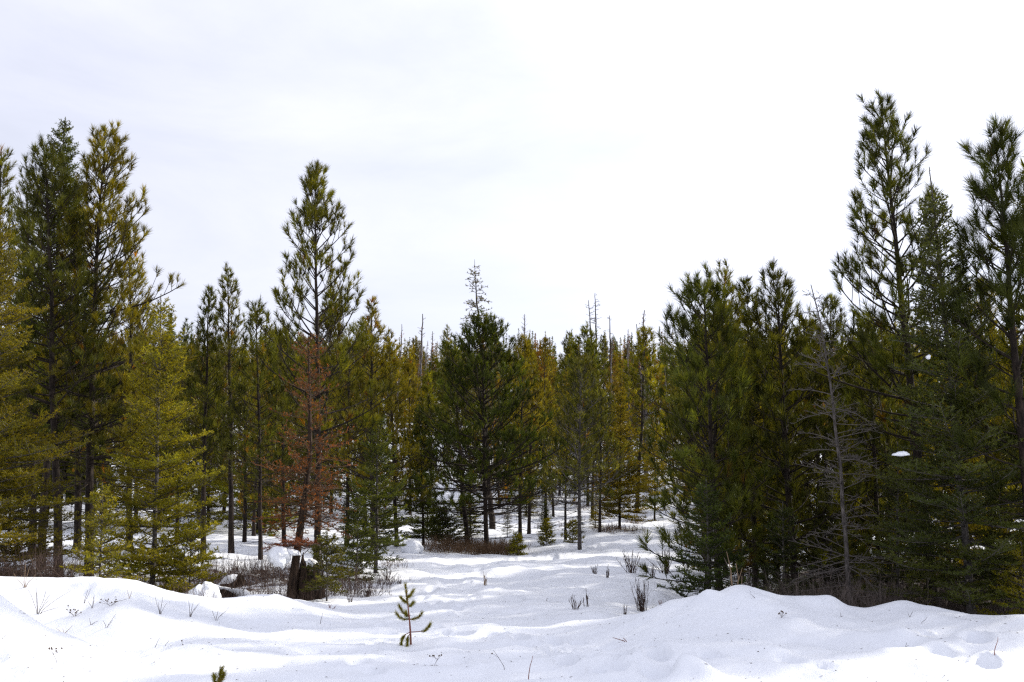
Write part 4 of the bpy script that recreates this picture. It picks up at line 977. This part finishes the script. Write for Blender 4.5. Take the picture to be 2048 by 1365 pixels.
# ------------------------------------------------------------------ stump, dead bough, snow clumps, logs
def stump():
    d = 19.9; x0 = pix(617, 1180, d)[0]; z = g1(x0, d)
    t = root('tree_stump', (x0, d, z), 'broken rotten stump with a jagged grey splinter on its right side', 'stump')
    rng = np.random.default_rng(7); S = 40; th = np.linspace(0, 2 * math.pi, S, endpoint=False)
    hmax = .72 + .14 * np.sin(th * 3 + 1) + rng.normal(0, .10, S)
    ridge = 1 + .10 * np.sin(th * 9) + .06 * np.sin(th * 17 + 1) + rng.normal(0, .03, S)
    rows = 9; vo = []; 
    for k in range(rows):
        u = k / (rows - 1); rad = (.30 * (1 - .18 * u) + .10 * math.exp(-u * 6)) * ridge
        vo.append(np.stack([np.cos(th) * rad, np.sin(th) * rad, u * hmax - .1], 1))
    for u in (1., .75, .4):
        rad = .20 * ridge; vo.append(np.stack([np.cos(th) * rad, np.sin(th) * rad, u * hmax - .06], 1))
    V = np.concatenate(vo); nr = len(vo)
    k = np.arange(nr - 1)[:, None] * S; s = np.arange(S)[None]
    F = np.stack([k + s, k + (s + 1) % S, k + S + (s + 1) % S, k + S + s], -1).reshape(-1, 4)
    link('trunk', mesh_from('trunk', [(V, F, 0, None)], [M_STUMP], False), t)
    for i, (ang, h, w) in enumerate(((.2, 1.28, .07), (-.3, 1.12, .06), (.7, 1.05, .05), (2.4, .95, .05), (-.9, .92, .06))):
        c = np.array([math.cos(ang) * .24, math.sin(ang) * .24, 0]); tn = np.array([-math.sin(ang), math.cos(ang), 0]); rn = np.array([math.cos(ang), math.sin(ang), 0])
        v = []
        for u, ww in ((0, 1.), (.45, .95), (.7, .75), (.88, .45), (1, .08)):
            cc = c * (1 - .1 * u) + UP * (u * h) + tn * .02 * math.sin(u * 7 + i)
            for a, b in ((-1, 1), (1, 1), (1, -1), (-1, -1)): v.append(cc + tn * a * w * ww + rn * b * .022 * ww)
        v = np.array(v); f = [[r * 4 + q, r * 4 + (q + 1) % 4, r * 4 + 4 + (q + 1) % 4, r * 4 + 4 + q] for r in range(4) for q in range(4)]
        link('splinter', mesh_from('splinter', [(v, np.array(f), 0, None)], [M_GREY if i < 3 else M_STUMP], False), t)
stump()
def dead_bough():
    rng = np.random.default_rng(17); d = 19.2
    a = pix(648, 1098, d)
    t = root('dead_bough', tuple(a), 'rust-coloured dead fir bough draped across the stump under snow', 'branch')
    n = 7; az = np.pi + np.array([-.5, -.25, 0, .2, .45, .1, -.1]); L = np.array([.7, .95, 1.15, 1.05, .8, .6, 1.25])
    p, dd = curves(np.zeros((n, 3)) + rng.normal(0, .04, (n, 3)), az, np.full(n, R(12)), L, np.full(n, R(-42)), 7, rng, .1)
    parts = fir_sprays(p, dd, L, rng, 13., 90., .042, .010, .5, var=.3)
    for i in range(n):
        v, f = tubes(p[i:i + 1], np.linspace(.014, .004, 7)[None], 5); link('branch', mesh_from('branch', [(v, f, 0, None)], [M_TWIG]), t)
    link('crown', mesh_from('crown', parts, [M_RUST, M_TWIG]), t, (.19, .055, .016))
dead_bough()
def clump(c, size, label, seed, tilt=0., group='clumps of snow caught on boughs', flat=.35):
    rng = np.random.default_rng(seed)
    bm = bmesh.new(); bmesh.ops.create_icosphere(bm, subdivisions=4, radius=1)
    v = np.array([q.co[:] for q in bm.verts])
    n = .30 * vnoise(v[:, 0] * 1.5 + seed, v[:, 2] * 1.5 + v[:, 1], seed) + .24 * vnoise(v[:, 0] * 3 + 5, v[:, 1] * 3 + v[:, 2] * 2, seed + 1) + .10 * vnoise(v[:, 0] * 7, v[:, 2] * 7 + v[:, 1] * 5, seed + 2)
    v = v * (1 + n[:, None]); lo = v[:, 2] < 0; v[lo, 2] *= flat * (1 + .8 * vnoise(v[lo, 0] * 4, v[lo, 1] * 4, seed + 3))
    v = v * np.array(size)
    ct, st = math.cos(tilt), math.sin(tilt); v = np.stack([v[:, 0] * ct - v[:, 2] * st, v[:, 1], v[:, 0] * st + v[:, 2] * ct], 1)
    for q, w in zip(bm.verts, v): q.co = w
    for f in bm.faces: f.smooth = True
    me = bpy.data.meshes.new('snow_clump'); bm.to_mesh(me); bm.free(); me.materials.append(M_SNOW)
    o = link('snow_clump', me); o.location = c
    return tag(o, label, 'snow', None)
clump(pix(556, 1116, 18.9), (.21, .2, .20), 'large snow clump hanging on the rust bough by the stump', 21, R(-38), flat=.7)
clump(pix(566, 1097, 19.3), (.16, .15, .10), 'rounded snow clump behind the large one on the rust bough', 22)
clump(pix(583, 1107, 19.0), (.16, .14, .085), 'flat snow clump right of the large one on the rust bough', 23, R(-12))
clump(pix(624, 1127, 19.0), (.11, .12, .07), 'small snow clump on the right rim of the broken stump', 24, R(-24))
clump(pix(1803, 910, 13.4), (.115, .1, .05), 'snow clump lying on a low bough of the blue-green fir', 25, R(3))
clump(pix(1856, 716, 13.7), (.028, .04, .045), 'small lump of snow high in the blue-green fir', 26, R(-30))
def log_piece(a, b, r, label, seed, snow=True, slabel=None, mat=None):
    a, b = np.array(a), np.array(b); rng = np.random.default_rng(seed)
    t = root('fallen_log', tuple(a), label, 'log')
    K = 12; s = np.linspace(0, 1, K)[:, None]; p = (b - a) * s + np.cumsum(rng.normal(0, .012, (K, 3)), 0)
    rr = r * (1 + rng.normal(0, .06, K)) * (1 - .2 * s[:, 0])
    v, f = tubes(p[None], rr[None], 14)
    capv = [p[0], p[-1]]
    n0 = len(v); v2 = np.concatenate([v, p[:1], p[-1:]])
    tri = [[n0, (i + 1) % 14, i] for i in range(14)] + [[n0 + 1, (K - 1) * 14 + i, (K - 1) * 14 + (i + 1) % 14] for i in range(14)]
    link('trunk', mesh_from('trunk', [(v, f, 0, None), (v2, np.array(tri), 1, None)], [mat or M_STUMP, M_STUMP]), t)
    for i in range(4):
        u = rng.uniform(.2, .9); c = p[int(u * (K - 1))]; e = c + nrm(rng.normal(size=3) + np.array([0, -.3, .6])) * rng.uniform(.2, .5)
        vv, ff = tubes(np.array([[c, (c + e) / 2 + .02, e]]), np.array([[.02, .014, .006]]), 5); link('branch_stub', mesh_from('branch_stub', [(vv, ff, 0, None)], [M_TWIG]), t)
    if snow:
        ps = p + a; ps = ps[:-1]; ps[:, 2] += rr[:-1] * .62; K2 = len(ps)
        sr = rr[:-1] * (.80 + .22 * np.sin(np.linspace(0, 9, K2) + seed)); sr[0] *= .3; sr[-1] *= .3
        v, f = tubes(ps[None], sr[None], 14); o = link('snow_clump', mesh_from('snow_clump', [(v, f, 0, None)], [M_SNOW])); tag(o, slabel, 'snow')
def gp(px, py, d, up):
    x = pix(px, py, d)[0]; return (x, d, g1(x, d) + up)
log_piece(gp(505, 1180, 18.9, .02), gp(415, 1150, 19.5, .26), .10, 'thick fallen log lying behind the left snow bank', 31, True, 'snow lying along the thick fallen log')
log_piece(gp(400, 1130, 20.6, .05), gp(482, 1120, 20.9, .34), .14, 'raised end of a rotten log with a dark underside near the slim pines', 32, True, 'snow hood on the raised rotten log')
log_piece(gp(1785, 1200, 16.4, .22), gp(1835, 1200, 16.8, .25), .06, 'pale log end in the shade at the foot of the blue-green fir', 33, False, None, M_GREY)
clump(gp(690, 1090, 25.5, .18), (.42, .4, .34), 'snow hump behind the young olive fir', 41, flat=.9)
clump(gp(825, 1085, 32, .12), (.35, .3, .3), 'snow hump left of the slim dark fir', 42, flat=.9)
clump(gp(410, 1180, 17.6, .08), (.26, .25, .26), 'pointed snow hump under the low young fir', 43, flat=.9)
clump(gp(1635, 1226, 14.2, .05), (.17, .2, .15), 'snow hump at the dip of the right bank', 44, flat=.9)
clump(gp(1385, 1105, 30, .1), (.3, .3, .2), 'snow hump at the far right edge of the track', 45, flat=.9)
# needles, bark crumbs and bits of twig blown over the snow
def litter():
    rng = np.random.default_rng(55); n = 900
    y = 9.5 + 14 * rng.random(n) ** 1.2; x = rng.uniform(-.56, .56, n) * y; z = G(x, y) + .004
    a = rng.uniform(0, 6.28, n); L = rng.uniform(.012, .045, n); w = rng.uniform(.002, .006, n)
    dv = np.stack([np.cos(a), np.sin(a), rng.normal(0, .12, n)], 1) * L[:, None]; sv = np.stack([-np.sin(a), np.cos(a), np.zeros(n)], 1) * w[:, None]
    c = np.stack([x, y, z], 1)
    V = np.stack([c - sv, c + sv, c + dv, c + UP * .006], 1).reshape(-1, 3); k = np.arange(n)[:, None] * 4
    F = np.concatenate([k + [0, 1, 2], k + [0, 2, 3], k + [1, 3, 2], k + [0, 3, 1]])
    o = link('litter', mesh_from('litter', [(V, F, 0, None)], [M_TWIG])); o['kind'] = 'stuff'; o['label'] = 'fallen needles and bark crumbs scattered over the snow'; o['category'] = 'litter'
litter()
print('all', sum(len(m.polygons) for m in bpy.data.meshes))
